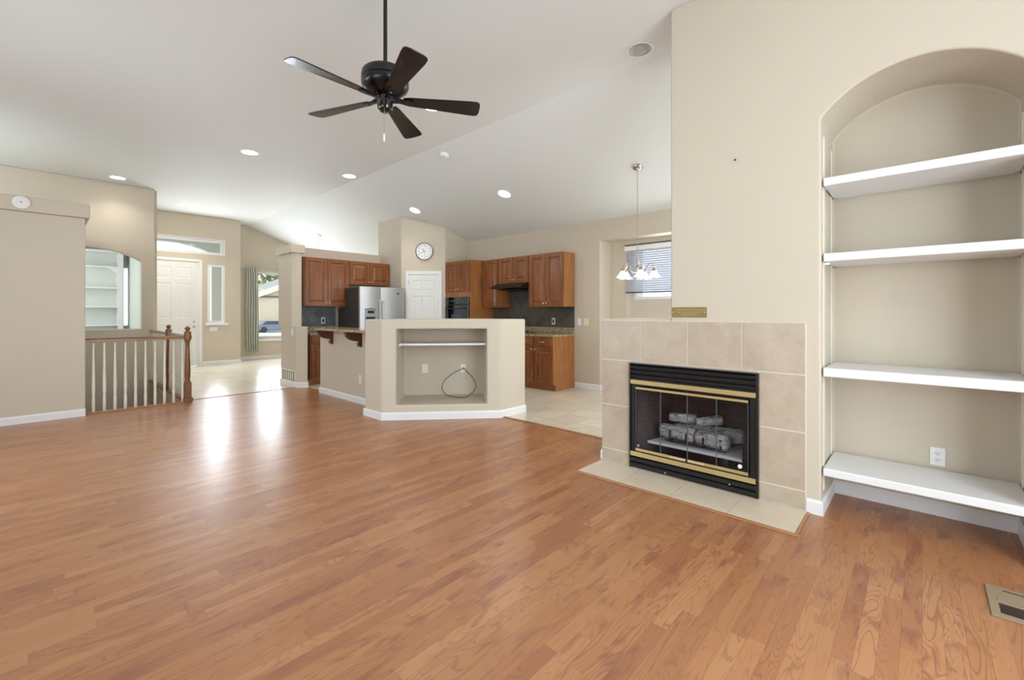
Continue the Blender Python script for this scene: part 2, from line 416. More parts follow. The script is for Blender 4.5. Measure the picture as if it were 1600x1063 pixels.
# wood reducers at the two edges of the laminate
struct('trim_1', prism(new(), [(-4.25, 3.90), (-1.9, 3.90), (-1.9, 3.94), (-4.25, 3.94)], 0, .012), NOSE, label='wood reducer strip between laminate and kitchen tile', bevel=.004)
struct('trim_2', B(-7.90, -7.86, 1.55, 3.03, 0, .011), NOSE, label='wood reducer strip between laminate and entry tile', bevel=.004)
struct('trim_3', B(-7.72, -7.08, 3.15, 3.19, 0, .011), NOSE, bevel=.004)
cb = new(); box(cb, -15, 1.85, -1.75, YR, H, H + .1)
struct('ceiling', cb, CEIL, label='flat white part of the vaulted ceiling')
cs = profile(new(), [(YR, H), (7.3, ceil_z(7.3)), (7.3, ceil_z(7.3) + .1), (YR, H + .1)], -15, 1.85, 'x')
struct('ceiling_slope', cs, CEIL, label='white ceiling sloping down to the kitchen wall')

BV = dict(bevel=.012, seg=3)
# right side: the chimney wall with its arched shelf niche
o = struct('wall_fireplace', prism(new(), [(-1.442, YF), (1.7, YF), (1.7, 4.05), (-1.442, 4.05)], 0, H), WALL, label='tall beige wall with fireplace and arched niche', **BV)
cut(o, profile(new(), arch(-.47, .42, -.1, 2.515, 2.735), YF - .1, 3.885, 'y'), B(-1.77, -.83, YF - .1, 3.9, -.1, .86))
o = struct('wall_fireplace_low', B(-2.05, -1.4425, YF, 4.05, 0, 1.235), WALL, label='low beige wall end left of the fireplace', **BV)
cut(o, B(-1.77, -.83, YF - .1, 3.9, -.1, .86))
def base(name, pts, label=None, h=.095, t=.014):
    """baseboard along a floor polyline, thickness to the right-hand side of travel"""
    bm = new(); P = [Vector((p[0], p[1])) for p in pts]; n = len(P); off = []
    for i in range(n):
        ds = []
        if i: ds.append((P[i] - P[i - 1]).normalized())
        if i < n - 1: ds.append((P[i + 1] - P[i]).normalized())
        ns = [Vector((d.y, -d.x)) for d in ds]; m_ = sum(ns, Vector((0, 0))); m_.normalize(); off.append(m_ / max(.3, m_.dot(ns[0])))
    for i in range(n - 1):
        a, b = P[i], P[i + 1]; ao, bo = a + off[i] * t, b + off[i + 1] * t; ai, bi = a + off[i] * t * .45, b + off[i + 1] * t * .45
        A = [bm.verts.new(q) for q in ((*a, 0), (*ao, 0), (*ao, h * .82), (*ai, h), (*a, h))]
        C = [bm.verts.new(q) for q in ((*b, 0), (*bo, 0), (*bo, h * .82), (*bi, h), (*b, h))]
        for k in range(5): bm.faces.new((A[k], C[k], C[(k + 1) % 5], A[(k + 1) % 5]))
        bm.faces.new(A); bm.faces.new(C[::-1])
    return struct(name, bm, WHITE, label=label)
base('baseboard_niche', [(-.545, YF), (-.47, YF), (-.47, 3.885), (.42, 3.885), (.42, YF), (1.7, YF)], 'white baseboard around the foot of the arched niche')
base('baseboard_fireplace_end', [(-2.05, 4.05), (-2.05, YF), (-2.04, YF)])

# kitchen wall with the nook recess and window
o = struct('wall_kitchen', B(-15, 1.85, YK, YK + .75, 0, 3.0), WALL, label='beige back wall of the kitchen and breakfast nook', **BV)
cut(o, B(-3.89, -.6, YK - .2, YK + .32, -.1, 2.47), B(-3.56, -1.3, YK + .2, YK + .42, -.1, 2.40), B(-3.50, -1.4, YK + .3, YK + .9, 1.50, 2.36))
base('baseboard_kitchen', [(-4.38, YK), (-3.89, YK), (-3.89, YK + .32), (-3.57, YK + .32)], 'white baseboard on the kitchen wall right of the cabinets')
# side and rear walls behind the camera, with window openings
o = struct('wall_right', B(1.7, 1.85, -1.75, 7.2, 0, H), WALL)
cut(o, B(1.6, 2, .2, 2.4, .02, 2.15), B(1.6, 2, .2, 2.4, 2.35, 3.35), B(1.6, 2, 4.1, 6.0, .4, 2.4))
o = struct('wall_rear', B(-10.93, 1.85, -1.75, -1.6, 0, H), WALL)
cut(o, B(-2.6, -.6, -1.9, -1.5, .65, 2.55), B(-6.1, -3.9, -1.9, -1.5, .65, 2.55), B(-10.55, -7.85, -1.9, -1.5, 2.72, 3.52))  # last opening is an added clerestory, cut to let in more light
def wframe(name, axis, c, a0, a1, z0, z1, mull=1, label=None, t=.05, mat=None):
    bm = new(); k = t
    def bx(p0, p1, q0, q1):
        if axis == 'x': box(bm, c - k / 2, c + k / 2, p0, p1, q0, q1)
        else: box(bm, p0, p1, c - k / 2, c + k / 2, q0, q1)
    bx(a0, a1, z0, z0 + k); bx(a0, a1, z1 - k, z1); bx(a0, a0 + k, z0 + k, z1 - k); bx(a1 - k, a1, z0 + k, z1 - k)
    for i in range(1, mull): p = a0 + (a1 - a0) * i / mull; bx(p - k / 2, p + k / 2, z0 + k, z1 - k)
    f = struct(name, bm, mat or WHITE, label=label)
    g = B(c - .003, c + .003, a0 + k, a1 - k, z0 + k, z1 - k) if axis == 'x' else B(a0 + k, a1 - k, c - .003, c + .003, z0 + k, z1 - k)
    struct('window_glass', g, GLASS, f); return f
wframe('window_1', 'y', YK + .47, -3.50, -1.40, 1.5, 2.36, 2, 'nook window behind the chandelier')
wframe('window_2', 'x', 1.79, .2, 2.4, .02, 2.15, 2); wframe('window_3', 'x', 1.79, .2, 2.4, 2.35, 3.35, 2); wframe('window_4', 'x', 1.79, 4.1, 6.0, .4, 2.4, 2)
wframe('window_fill', 'y', -1.69, -10.55, -7.85, 2.72, 3.52, 3)  # unseen window added above the ledge to brighten the left ceiling
wframe('window_5', 'y', -1.69, -2.6, -.6, .65, 2.55, 2); wframe('window_6', 'y', -1.69, -6.1, -3.9, .65, 2.55, 2)

# left side: the lower wall block with its ledge, the stairwell and the upper wall
struct('wall_left', prism(new(), [(-7.63, -1.6), (-7.63, .43), (-10.775, .43), (-10.775, .30), (-7.76, .30), (-7.76, -1.6)], 0, 2.46), WALL, label='beige wall at left below the ledge', **BV)
struct('wall_left_ledge', B(-10.775, -7.60, -1.6, .47, 2.46, 2.635), WALL, label='boxed ledge capping the left wall', **BV)
base('baseboard_left', [(-7.63, .43), (-7.63, -1.6)][::-1], 'white baseboard of the left wall')
o = struct('wall_upper_left', B(XB - .15, XB, -1.6, 1.56, -2.6, H), WALL, label='tall beige wall with arched pass-through beyond the stairs', **BV)
cut(o, profile(new(), arch(-.17, 1.37, .985, 2.25, 2.465), XB - .3, XB + .1, 'x'))
struct('wall_stair_side', B(XB, -7.87, 1.49, 1.60, -2.6, -.002), WALL)
struct('wall_stair_front', B(-7.86, -7.76, .44, 1.48, -2.6, -.05), WALL)
struct('floor_stairwell', B(XB, -7.77, .3, 1.5, -2.7, -2.6), FLOORW)
struct('wall_stair_near', B(XB, -7.77, .31, .43, -2.6, -.002), WALL)
# oak nosing around the stairwell
struct('trim_4', B(-7.79, -7.68, .44, 1.54, 0, .022), NOSE, label='oak nosing strip under the front balusters', bevel=.006)
nb = new(); box(nb, XB + .002, -7.80, 1.475, 1.56, -.022, .018); struct('trim_5', nb, wood('oak_nosing_long', (176, 118, 74), (142, 88, 54), .35, 'x'), label='oak nosing strip along the side of the stairwell', bevel=.006)
base('baseboard_upper_left', [(XB, 1.61), (XB, 1.57), (XB-.15, 1.57)][::1])
# study seen through the pass-through
struct('wall_study_back', B(-13.6, -13.35, -1.7, 1.5, 0, 2.9), STUDY)
struct('wall_study_side', B(-13.35, XB - .15, 1.45, 1.56, 0, 2.9), STUDY)
struct('wall_study_near', B(-13.35, XB - .15, -1.9, -1.7, 0, 2.9), STUDY)
struct('ceiling_study', B(-13.6, XB - .15, -1.9, 1.56, 2.75, 2.9), STUDY)
struct('window_7', B(-13.35, -13.345, 1.385, 1.445, 1.0, 2.3), emit('daylit_slit', (236, 244, 246), 1.0), label='narrow bright window strip beside the study bookcase')
# entry wall
XE = -12.85
struct('wall_foyer_side', B(-13.6, XB - .15, 1.56, 1.62, 0, H), WALL)
o = struct('wall_entry', B(XE - .16, XE, 1.62, 3.60, 0, H), WALL, label='beige entry wall with front door', **BV)
cut(o, B(XE - .3, XE + .1, 1.72, 2.70, -.1, 2.52), B(XE - .3, XE + .1, 1.72, 3.22, 2.715, 3.075), B(XE - .3, XE + .1, 2.88, 3.25, 1.03, 2.48))
struct('wall_entry_return', B(-13.45, XE - .16, 3.48, 3.60, 0, H), WALL)
base('baseboard_entry', [(XE, 2.78), (XE, 3.60), (XE - .6, 3.60)][::1], 'white baseboard of the entry wall')
# dining room window wall
XW = -13.45
o = struct('wall_dining', profile(new(), [(3.60, 0), (7.1, 0), (7.1, ceil_z(7.1)), (YR, H), (3.60, H)], XW - .15, XW, 'x'), WALL, label='beige dining room window wall', **BV)
cut(o, B(XW - .3, XW + .1, 4.12, 5.9, .56, 2.44))
base('baseboard_dining', [(XW, 3.60), (XW, YK)], 'white baseboard under the dining window')
wframe('window_8', 'x', XW - .09, 4.12, 5.9, .56, 2.44, 2, 'white framed dining room window', .07)
struct('trim_6', B(XW, XW + .035, 4.06, 5.96, .50, .56), WHITE, bevel=.004)
# fridge wall: partial height wall, column with cap, pony wall
struct('wall_kitchen_left', B(-8.66, -8.53, 3.17, 5.07, 0, 2.515), WALL, label='beige partition wall behind refrigerator cabinets', **BV)
struct('wall_column', prism(new(), [(-8.66, 3.04), (-8.06, 3.04), (-7.99, 3.11), (-7.99, 3.19), (-8.66, 3.19)], 1.04, 2.33), WALL, label='beige column at the end of the kitchen partition', bevel=.01)
struct('wall_column_cap', B(-8.70, -7.96, 3.0, 3.235, 2.33, 2.47), WALL, label='boxed cap on top of the column', bevel=.008)
struct('wall_pony', prism(new(), [(-8.55, 3.045), (-7.87, 3.045), (-7.70, 3.17), (-8.0, 3.295), (-8.52, 3.30), (-8.55, 3.19)], 0, 1.045), WALL, label='beige low wall at the foot of the column', **BV)
base('baseboard_column', [(-8.55, 3.3), (-8.55, 3.045), (-7.87, 3.045), (-7.70, 3.17), (-8.0, 3.295)], 'white baseboard around the kitchen column')
# pantry box
pb = new(); A_, B_ = (-7.77, 5.07), (-7.14, 5.70)
prism(pb, [(-8.66, 5.07), A_, B_, (-7.14, 6.4), (-8.66, 6.4)], 0, 3.64)
o = struct('wall_pantry', pb, WALL, label='beige corner pantry walls with clock and door', **BV)
cut(o, profile(new(), [(YR - .1, H + .035 - .0), (7, ceil_z(7) + .005), (7, 5), (YR - .1, 5)], -9, -7, 'x'))

# the bar and the TV island
A, Bp, Cc, D = Vector((-5.12, 2.81)), Vector((-4.72, 2.81)), Vector((-3.775, 3.865)), Vector((-3.775, 4.33))
t_ = (Cc - Bp).normalized(); n_ = Vector((t_.y, -t_.x)); ISLZ = 1.205
o = struct('wall_island', prism(new(), [tuple(A), tuple(Bp), tuple(Cc), tuple(D), (-4.45, 4.33), (-5.12, 3.72)], 0, ISLZ), WALL, label='beige angled island wall with open television niche', bevel=.02, seg=4)
def isl(s, d, z): p = Bp + t_ * s - n_ * d; return Vector((p.x, p.y, z))
def isl_box(bm, s0, s1, d0, d1, z0, z1):
    vs = [bm.verts.new(isl(s, d, z)) for z in (z0, z1) for s, d in ((s0, d0), (s1, d0), (s1, d1), (s0, d1))]
    for f in ((0, 3, 2, 1), (4, 5, 6, 7), (0, 1, 5, 4), (1, 2, 6, 5), (2, 3, 7, 6), (3, 0, 4, 7)): bm.faces.new([vs[i] for i in f])
    return bm
cut(o, isl_box(new(), .17, 1.25, -.1, .66, .178, 1.09))
base('baseboard_island', [(-5.12, 3.1), tuple(A), tuple(Bp), tuple(Cc), tuple(D)], 'white baseboard around the island wall')
struct('wall_bar', B(-7.10, -5.13, 3.12, 3.26, 0, 1.022), WALL, label='beige half wall under the breakfast bar', **BV)
base('baseboard_bar', [(-7.10, 3.26), (-7.10, 3.12), (-5.13, 3.12)], 'white baseboard of the breakfast bar wall')

# ------------------------------------------------------------------ doors
def knob(parent, x, z, y=-.04, r=.026, mat=None):
    bm = lathe(new(), [(.001, 0), (r * 1.1, .001), (r * 1.1, .006), (r * .4, .008), (r * .4, .03), (r, .036), (r, .05), (r * .5, .06), (.001, .061)], 16)
    xf(bm, Matrix.Translation((x, y, z)) @ Matrix.Rotation(R(90), 4, 'X')); o = obj('door_knob', bm, mat or NICKEL, parent, smooth=True); o['kind'] = 'structure'; return o
fd = bpy.data.objects.new('door_1', None); COL.objects.link(fd); fd.location = (XE - .05, 1.75, 0); fd.rotation_euler = (0, 0, R(90)); fd['kind'] = 'structure'; fd['label'] = 'white six-panel front door beside the stair railing'
obj('door_panel', xf(six_panel(.935, 2.50), Matrix.Translation((0, 0, .01))), DOORW, fd)
fm = new(); box(fm, -.03, 0, -.05, .1, 0, 2.52); box(fm, .935, .965, -.05, .1, 0, 2.52); box(fm, -.03, .965, -.05, .1, 2.51, 2.54)
box(fm, -.09, -.03, -.068, -.05, 0, 2.575); box(fm, .955, 1.02, -.068, -.05, 0, 2.575); box(fm, -.03, .955, -.068, -.05, 2.52, 2.575)
obj('door_frame', fm, WHITE, fd, bevel=.004)
knob(fd, .855, .95); knob(fd, .855, 1.07, r=.02)
pd = bpy.data.objects.new('door_2', None); COL.objects.link(pd); pd['kind'] = 'structure'; pd['label'] = 'white six-panel pantry door under the clock'
th = math.atan2(B_[1] - A_[1], B_[0] - A_[0]); pd.location = (A_[0] + .11 * math.cos(th), A_[1] + .11 * math.sin(th), 0); pd.rotation_euler = (0, 0, th)
obj('door_panel', xf(six_panel(.61, 2.05, .012), Matrix.Translation((.04, 0, .01))), DOORW, pd)
fm = new(); box(fm, -.02, .04, -.02, 0, 0, 2.135); box(fm, .65, .71, -.02, 0, 0, 2.135); box(fm, .04, .65, -.02, 0, 2.065, 2.135)
obj('door_frame', fm, WHITE, pd, bevel=.004)
hl = new(); box(hl, .615, .655, -.03, -.012, .93, 1.12); obj('door_handle', hl, NICKEL, pd)

for z in (1.85, 1.05):
    hg = obj('hinge', B(.028, .044, -.026, -.012, z, z + .09), NICKEL, pd)
# transom and sidelight frames (white), porch arch outside
wframe('window_9', 'x', XE - .04, 2.88, 3.25, 1.03, 2.48, 1, 'narrow white sidelight window beside the front door', .055)
wframe('window_10', 'x', XE - .04, 1.72, 3.22, 2.715, 3.075, 1, 'white transom window over the front door', .06)
struct('trim_7', B(XE, XE + .06, 2.82, 3.31, .975, 1.03), WHITE, label='white sill under the sidelight', bevel=.005)
tf = new(); box(tf, XE, XE + .008, 1.64, 3.25, 3.075, 3.10); box(tf, XE, XE + .008, 3.22, 3.25, 2.7, 3.075)
struct('trim_8', tf, WHITE)
po = struct('wall_porch', B(-14.75, -14.55, .9, 4.1, 0, 3.8), plain('porch_stucco', (232, 228, 218), .8, var=.05), label='tan porch arch outside the transom')
cut(po, B(-15, -14.3, 1.2, 3.36, -.1, 2.72))
cut(po, profile(new(), arch(1.2, 3.5, 2.71, 2.86, 3.17), -15, -14.3, 'x'))

# ------------------------------------------------------------------ shelves in the arched niche
for z, th_, y0, lab in ((2.09, .052, 3.405, 'white shelf highest in the arched niche, right under the arch'),
                    (1.61, .052, 3.405, 'white shelf second from the top in the arched niche'),
                    (.880, .057, 3.395, 'white shelf third from the top in the arched niche, at mid height'),
                    (.252, .050, 3.395, 'lowest white shelf in the arched niche, in front of the wall outlet')):
    o = obj('shelf', B(-.462, .412, y0, 3.86, z, z + th_), WHITE, bevel=.008, seg=3); tag(o, lab, 'shelf', 'white shelves in the arched niche')
i = 0
for x, sx in ((-.47, 1), (.42, -1)):
    for y in (3.47, 3.80):
        a, b = sorted((x, x + sx * .007))
        sb = new(); box(sb, a, b, y - .008, y + .008, .14, 2.42)
        t = obj('shelf_standard', sb, CREAM)
        tag(t, 'slotted metal shelf track on the %s jamb of the niche, %s' % ('left' if sx > 0 else 'right', 'near its front edge' if y < 3.6 else 'in its back corner'), 'shelf track', 'shelf tracks in the niche')
        for z in (2.08, 1.60, .87, .242):
            a, b = sorted((x + sx * .007, x + sx * .035))
            if y > 3.6 or z > 1: obj('clip', B(a, b, y - .007, y + .007, z - .004, z + .006), CHROME, t)
# TV niche shelf
st = obj('shelf', isl_box(new(), .175, 1.245, .12, .50, .883, .908), WHITE, bevel=.003); tag(st, 'thin white shelf inside the television niche of the island', 'shelf')
stc = obj('shelf_cleat', isl_box(new(), .171, .19, .16, .48, .862, .8825), CREAM, st)

# ------------------------------------------------------------------ outlets and switches
def plate(name, label, cat, loc, rz, kind='outlet', mat=None, wd=.072, ht=.116, gang=1):
    mat = mat or PLASTIC
    t = thing(name, label, cat, loc, rz)
    obj('cover_plate', B(-wd / 2, wd / 2, -.006, 0, -ht / 2, ht / 2), mat, t, bevel=.002)
    if kind == 'outlet':
        for dz in (-.02, .02):
            r_ = obj('receptacle', B(-.017, .017, -.0085, -.006, dz - .014, dz + .014), mat, t, bevel=.003)
            sb = new(); box(sb, -.008, -.005, -.0092, -.0085, dz - .003, dz + .007); box(sb, .005, .008, -.0092, -.0085, dz - .003, dz + .006); box(sb, -.002, .002, -.0092, -.0085, dz - .010, dz - .006)
            obj('slot', sb, DARK, r_)
    elif kind == 'switch':
        for g in range(gang):
            x = (g - (gang - 1) / 2) * .046; obj('toggle', B(x - .006, x + .006, -.016, -.006, -.012, .014), mat, t)
    elif kind == 'dark':
        obj('receptacle', B(-.017, .017, -.009, -.006, -.034, .034), DARK, t)
    elif kind == 'jack':
        obj('jack', lathe(new(), [(.008, 0), (.008, .01), (.004, .012)], 10), NICKEL, t).matrix_local = Matrix.Translation((0, -.006, 0)) @ Matrix.Rotation(R(90), 4, 'X')
    return t
plate('outlet', 'white duplex outlet above the lowest shelf of the niche', 'outlet', (.071, 3.884, .375), 0)
th45 = math.atan2(t_.y, t_.x)
plate('outlet', 'white duplex outlet at left in the television niche, away from the cable', 'outlet', tuple(isl(.44, .659, .535)), th45)
plate('cable_plate', 'white wall plate with the black cable plugged in', 'wall plate', tuple(isl(.955, .659, .53)), th45, 'jack')
plate('outlet', 'white outlet low on the bar half wall beside the island', 'outlet', (-5.80, 3.119, .35), 0)
plate('light_switch', 'white light switch on the low wall under the column', 'light switch', (-8.02, 3.044, .95), 0, 'switch')
plate('light_switch', 'white single switch on the kitchen wall, next to the slate backsplash', 'light switch', (-4.30, YK - .001, 1.13), 0, 'switch')
plate('light_switch', 'ivory double switch on the kitchen wall, nearer the nook recess', 'light switch', (-4.16, YK - .001, 1.13), 0, 'switch', IVORY, .1, .116, 2)
plate('outlet', 'dark outlet with light frame on the slate backsplash right of the hood', 'outlet', (-4.84, YK - .015, 1.135), 0, 'dark')
plate('outlet', 'dark outlet with white frame on the slate backsplash left of the refrigerator', 'outlet', (-8.514, 3.80, 1.135), R(90), 'dark')
plate('light_switch', 'white wide switch plate right under the sidelight sill', 'light switch', (XE + .001, 3.01, .885), R(90), 'switch', None, .17, .10, 3)
# coiled cable
cpts = []
j0 = isl(.955, .640, .53)
ctrl = [(.955, .640, .53), (.93, .60, .525), (.84, .55, .49), (.72, .50, .40), (.68, .46, .30), (.74, .42, .22), (.88, .40, .187), (1.0, .42, .188), (1.10, .47, .26), (1.12, .52, .34), (1.06, .57, .44), (.99, .61, .505), (.957, .636, .545)]
def catmull(P, n=8):
    P = [Vector(p) for p in P]; out = []
    for i in range(len(P) - 1):
        p0, p1, p2, p3 = P[max(i - 1, 0)], P[i], P[i + 1], P[min(i + 2, len(P) - 1)]
        for k in range(n):
            t = k / n; out.append(.5 * ((2 * p1) + (p2 - p0) * t + (2 * p0 - 5 * p1 + 4 * p2 - p3) * t * t + (3 * p1 - p0 - 3 * p2 + p3) * t ** 3))
    return out + [P[-1]]
cb_ = tube(new(), catmull([isl(*c) for c in ctrl]), .0045, 8)
tag(obj('coaxial_cable', cb_, CABLE, smooth=True), 'black looped cable hanging in the television niche', 'cable')

# nail in the wall, plaque
nl = xf(lathe(new(), [(.002, 0), (.002, .012), (.006, .013), (.006, .016)], 8), Matrix.Translation((-.97, YF, 2.365)) @ Matrix.Rotation(R(80), 4, 'X'))
tag(obj('nail', nl, IRON), 'small bent nail left in the wall above the brass plaque', 'nail')
pq = thing('brass_plaque', 'small rectangular brass plaque on the wall above the tiles', 'plaque', (-1.30, YF, 1.289))
obj('plate', B(-.131, .131, -.008, 0, -.038, .038), plain('aged_brass', (150, 130, 78), .4, metal=.6, var=.2), pq, bevel=.002)
en = new(); rr = random.Random(3)
for z, a, b in ((.018, -.095, .095), (.0, -.085, .09), (-.018, -.06, .06)):
    x = a
    while x < b:
        l = rr.uniform(.008, .022); box(en, x, min(b, x + l), -.0088, -.008, z - .003, z + .003); x += l + .006
obj('engraving', en, plain('engraved_brass', (176, 154, 98), .5, metal=.4), pq)
for sx in (-.122, .122): obj('screw', xf(lathe(new(), [(.004, 0), (.004, .002), (.001, .003)], 10), Matrix.Translation((sx, -.008, 0)) @ Matrix.Rotation(R(90), 4, 'X')), BRASSL, pq)

# ------------------------------------------------------------------ tile surround and hearth
sur = thing('tile_surround', 'beige square tiles framing the fireplace on the wall', 'tile surround', (0, YF, 0))
gb = new()
box(gb, -2.05, -.547, -.012, -.001, .872, 1.222); box(gb, -2.05, -1.785, -.012, -.001, .0135, .872); box(gb, -.82, -.547, -.012, -.001, .0135, .872)
obj('grout', gb, GROUT, sur)
tb = new(); g = .0042
def tile(x0, x1, z0, z1): box(tb, x0 + g, x1 - g, -.016, -.011, z0 + g, z1 - g)
xs = [-2.05, -1.684, -1.303, -.924, -.547]
for a, b in zip(xs, xs[1:]): tile(a, b, .885, 1.222)
for a, b in ((.50, .885), (.12, .50), (0.0135, .12)): tile(-2.05, -1.785, a, b)
for a, b in ((.512, .885), (.135, .512), (0.0135, .135)): tile(-.82, -.547, a, b)
tile(-1.785, -.82, .872, .888)
obj('tile_field', tb, SURTILE, sur, bevel=.002)
hea = thing('hearth', 'pale tile hearth slab set in the laminate before the fireplace', 'hearth', (0, 0, 0))
obj('grout', B(-2.04, -.54, 2.985, 3.378, .0045, .009), GROUT, hea)
hb = new(); xs = [-2.04, -1.67, -.912, -.54]
for a, b in ((-2.04, -1.67), (-1.67, -1.29), (-1.29, -.912), (-.912, -.54)): box(hb, a + .002, b - .002, 2.987, 3.376, .0088, .0125)
obj('tile_field', hb, HEARTILE, hea)
ht = new(); box(ht, -2.065, -.515, 2.955, 2.985, .0045, .013); box(ht, -2.065, -2.04, 2.985, 3.36, .0045, .013); box(ht, -.54, -.525, 2.985, 3.36, .0045, .013)
obj('wood_border', ht, wood('hearth_border_wood', (188, 134, 90), (168, 112, 74), .3, 'x'), hea, bevel=.003)

# ------------------------------------------------------------------ fireplace insert
FX0, FX1, FT = -1.778, -.822, .868
Yb = YF - .022
fp = thing('fireplace_insert', 'black gas fireplace with brass strips and glass doors', 'fireplace', ((FX0 + FX1) / 2, Yb, .0145))
hw = (FX1 - FX0) / 2
def louv(z0, z1, n):
    bm = new(); hgt = (z1 - z0) / n
    for i in range(n):
        a = z0 + i * hgt
        profile(bm, [(0.0, a + .002), (-.012, a + .004), (-.014, a + hgt * .45), (-.002, a + hgt - .006), (.012, a + hgt - .004), (.012, a + .002)], -hw + .008, hw - .008, 'x')
    return bm
obj('top_louvers', louv(.735, .85, 3), BLACK, fp, bevel=.0015)
obj('bottom_louvers', louv(.004, .09, 2), BLACK, fp, bevel=.0015)
fr = new(); box(fr, -hw, -hw + .012, -.012, .04, 0, FT - .015); box(fr, hw - .012, hw, -.012, .04, 0, FT - .015); box(fr, -hw, hw, -.014, .04, FT - .02, FT - .012)
box(fr, -hw + .012, -hw + .05, -.002, .03, .09, .735); box(fr, hw - .05, hw - .012, -.002, .03, .09, .735)
box(fr, -hw + .05, hw - .05, .0, .03, .672, .735); box(fr, -hw + .05, hw - .05, .0, .03, .09, .15); box(fr, -hw + .01, hw - .01, .014, .03, .0, .09); box(fr, -hw + .01, hw - .01, .014, .03, .735, FT - .02)
obj('housing', fr, BLACK, fp, bevel=.002)
ib = new()
# firebox interior: back, sides, floor, top as one liner
x0, x1, xb0, xb1, y1, z0, z1 = -hw + .055, hw - .055, -.30, .30, .44, .11, .70
def quad(bm, *ps): bm.faces.new([bm.verts.new(p) for p in ps])
quad(ib, (xb0, y1, z0), (xb1, y1, z0), (xb1, y1, z1), (xb0, y1, z1)); quad(ib, (x0, .03, z0), (xb0, y1, z0), (xb0, y1, z1), (x0, .03, z1))
quad(ib, (x1, .03, z0), (xb1, y1, z0), (xb1, y1, z1), (x1, .03, z1)); quad(ib, (x0, .03, z0), (x1, .03, z0), (xb1, y1, z0), (xb0, y1, z0)); quad(ib, (x0, .03, z1), (x1, .03, z1), (xb1, y1, z1), (xb0, y1, z1))
li = obj('firebox_liner', ib, FIREBRICK, fp)
sm = li.modifiers.new('thick', 'SOLIDIFY'); sm.thickness = .012
for nm, z0, z1, x, y, m_ in (('brass_strip', .688, .722, hw - .012, -.018, BRASS), ('brass_strip', .098, .134, hw - .012, -.018, BRASS), ('door_rail', .648, .666, hw - .058, -.02, BRASS), ('door_rail', .145, .166, hw - .058, -.02, BRASS)):
    obj(nm, B(-x, x, y, y + .012, z0, z1), m_, fp, bevel=.002)
dw = (2 * hw - .116) / 4
for i in range(4):
    a = -hw + .058 + i * dw; gl = obj('glass_door', B(a + .002, a + dw - .002, -.012, -.008, .166, .648), GLASSF, fp)
    eb = new(); box(eb, a + .001, a + .0028, -.014, -.007, .166, .648); box(eb, a + dw - .0028, a + dw - .001, -.014, -.007, .166, .648); obj('glass_edge', eb, GLASSE, gl)
for a, b in ((-.13, -.006), (.006, .13)): obj('door_handle', B(a, b, -.028, -.0205, .150, .166), BRASSL, fp, bevel=.002)
obj('latch', B(-.004, .004, -.032, -.02, .148, .17), BLACK, fp)
for x, z in ((-.17, .02), (.30, .055)): obj('screw', xf(lathe(new(), [(.005, 0), (.005, .003), (.001, .004)], 10), Matrix.Translation((x, -.014, z)) @ Matrix.Rotation(R(90), 4, 'X')), BRASSL, fp)
obj('control_knob', xf(lathe(new(), [(.014, 0), (.014, .01), (.008, .014)], 12), Matrix.Translation((hw - .11, -.0135, .20)) @ Matrix.Rotation(R(90), 4, 'X')), PLASTIC, fp)
obj('control_knob', xf(lathe(new(), [(.011, 0), (.011, .008), (.006, .011)], 12), Matrix.Translation((-hw + .085, -.0135, .19)) @ Matrix.Rotation(R(90), 4, 'X')), NICKEL, fp)
fx, fy = (FX0 + FX1) / 2, Yb
# ember tray, grate and logs inside
tray = prism(new(), [(-.36, .07), (.36, .07), (.27, .40), (-.27, .40)], .2, .222)
o = obj('ember_tray', xf(tray, Matrix.Translation((fx, fy, .015))), plain('white_sand', (230, 228, 226), .9, var=.1), bevel=.004); tag(o, 'pale ember slab under the gas logs', 'ember bed')
ts = new(); box(ts, -.25, -.22, .12, .36, .118, .2); obj('tray_foot', xf(ts, Matrix.Translation((fx, fy, .015))), IRON, o)
obj('tray_foot', xf(B(.22, .25, .12, .36, .118, .2), Matrix.Translation((fx, fy, .015))), IRON, o)
gt = thing('fire_grate', 'dark iron grate holding the logs in the fireplace', 'grate', (fx, fy, .237))
for x in (-.19, -.06, .07, .20):
    obj('grate_bar', tube(new(), [(x, .12, .10), (x, .115, .04), (x, .13, .022), (x, .34, .022), (x, .35, .04)], .008, 6), IRON, gt)
    obj('grate_leg', tube(new(), [(x, .16, .02), (x, .16, .001)], .007, 6), IRON, gt)
    obj('grate_leg', tube(new(), [(x, .31, .02), (x, .31, .001)], .007, 6), IRON, gt)
gb2 = new(); box(gb2, -.23, .24, .118, .13, .010, .022); box(gb2, -.23, .24, .30, .312, .010, .022); obj('cross_bar', gb2, IRON, gt)
def log(p0, p1, r0, r1, label, seed):
    rn = random.Random(seed); p0, p1 = Vector(p0), Vector(p1); L = (p1 - p0).length; bm = new(); n = 14; seg = 18; rings = []
    ph = [rn.uniform(0, 6.28) for _ in range(4)]
    for i in range(n + 1):
        t = i / n; rr_ = r0 + (r1 - r0) * t; ring = []
        endf = .82 if i in (0, n) else 1
        for k in range(seg):
            a = 2 * math.pi * k / seg
            q = rr_ * endf * (1 + .10 * math.sin(3 * a + ph[0] + 2 * t) + .07 * math.sin(5 * a + ph[1] + 5 * t) + rn.uniform(-.05, .05))
            ring.append(bm.verts.new((L * t, q * math.cos(a), q * math.sin(a))))
        rings.append(ring)
    for a, b in zip(rings, rings[1:]):
        for k in range(seg): bm.faces.new((a[k], a[(k + 1) % seg], b[(k + 1) % seg], b[k]))
    bm.faces.new(rings[0][::-1]); bm.faces.new(rings[-1])
    o = obj('gas_log', bm, LOG, smooth=True, ang=60); o.location = Vector((fx, fy, .015)) + p0
    o.rotation_euler = (p1 - p0).to_track_quat('X', 'Z').to_euler(); tag(o, label, 'log', 'gas logs in the fireplace'); return o
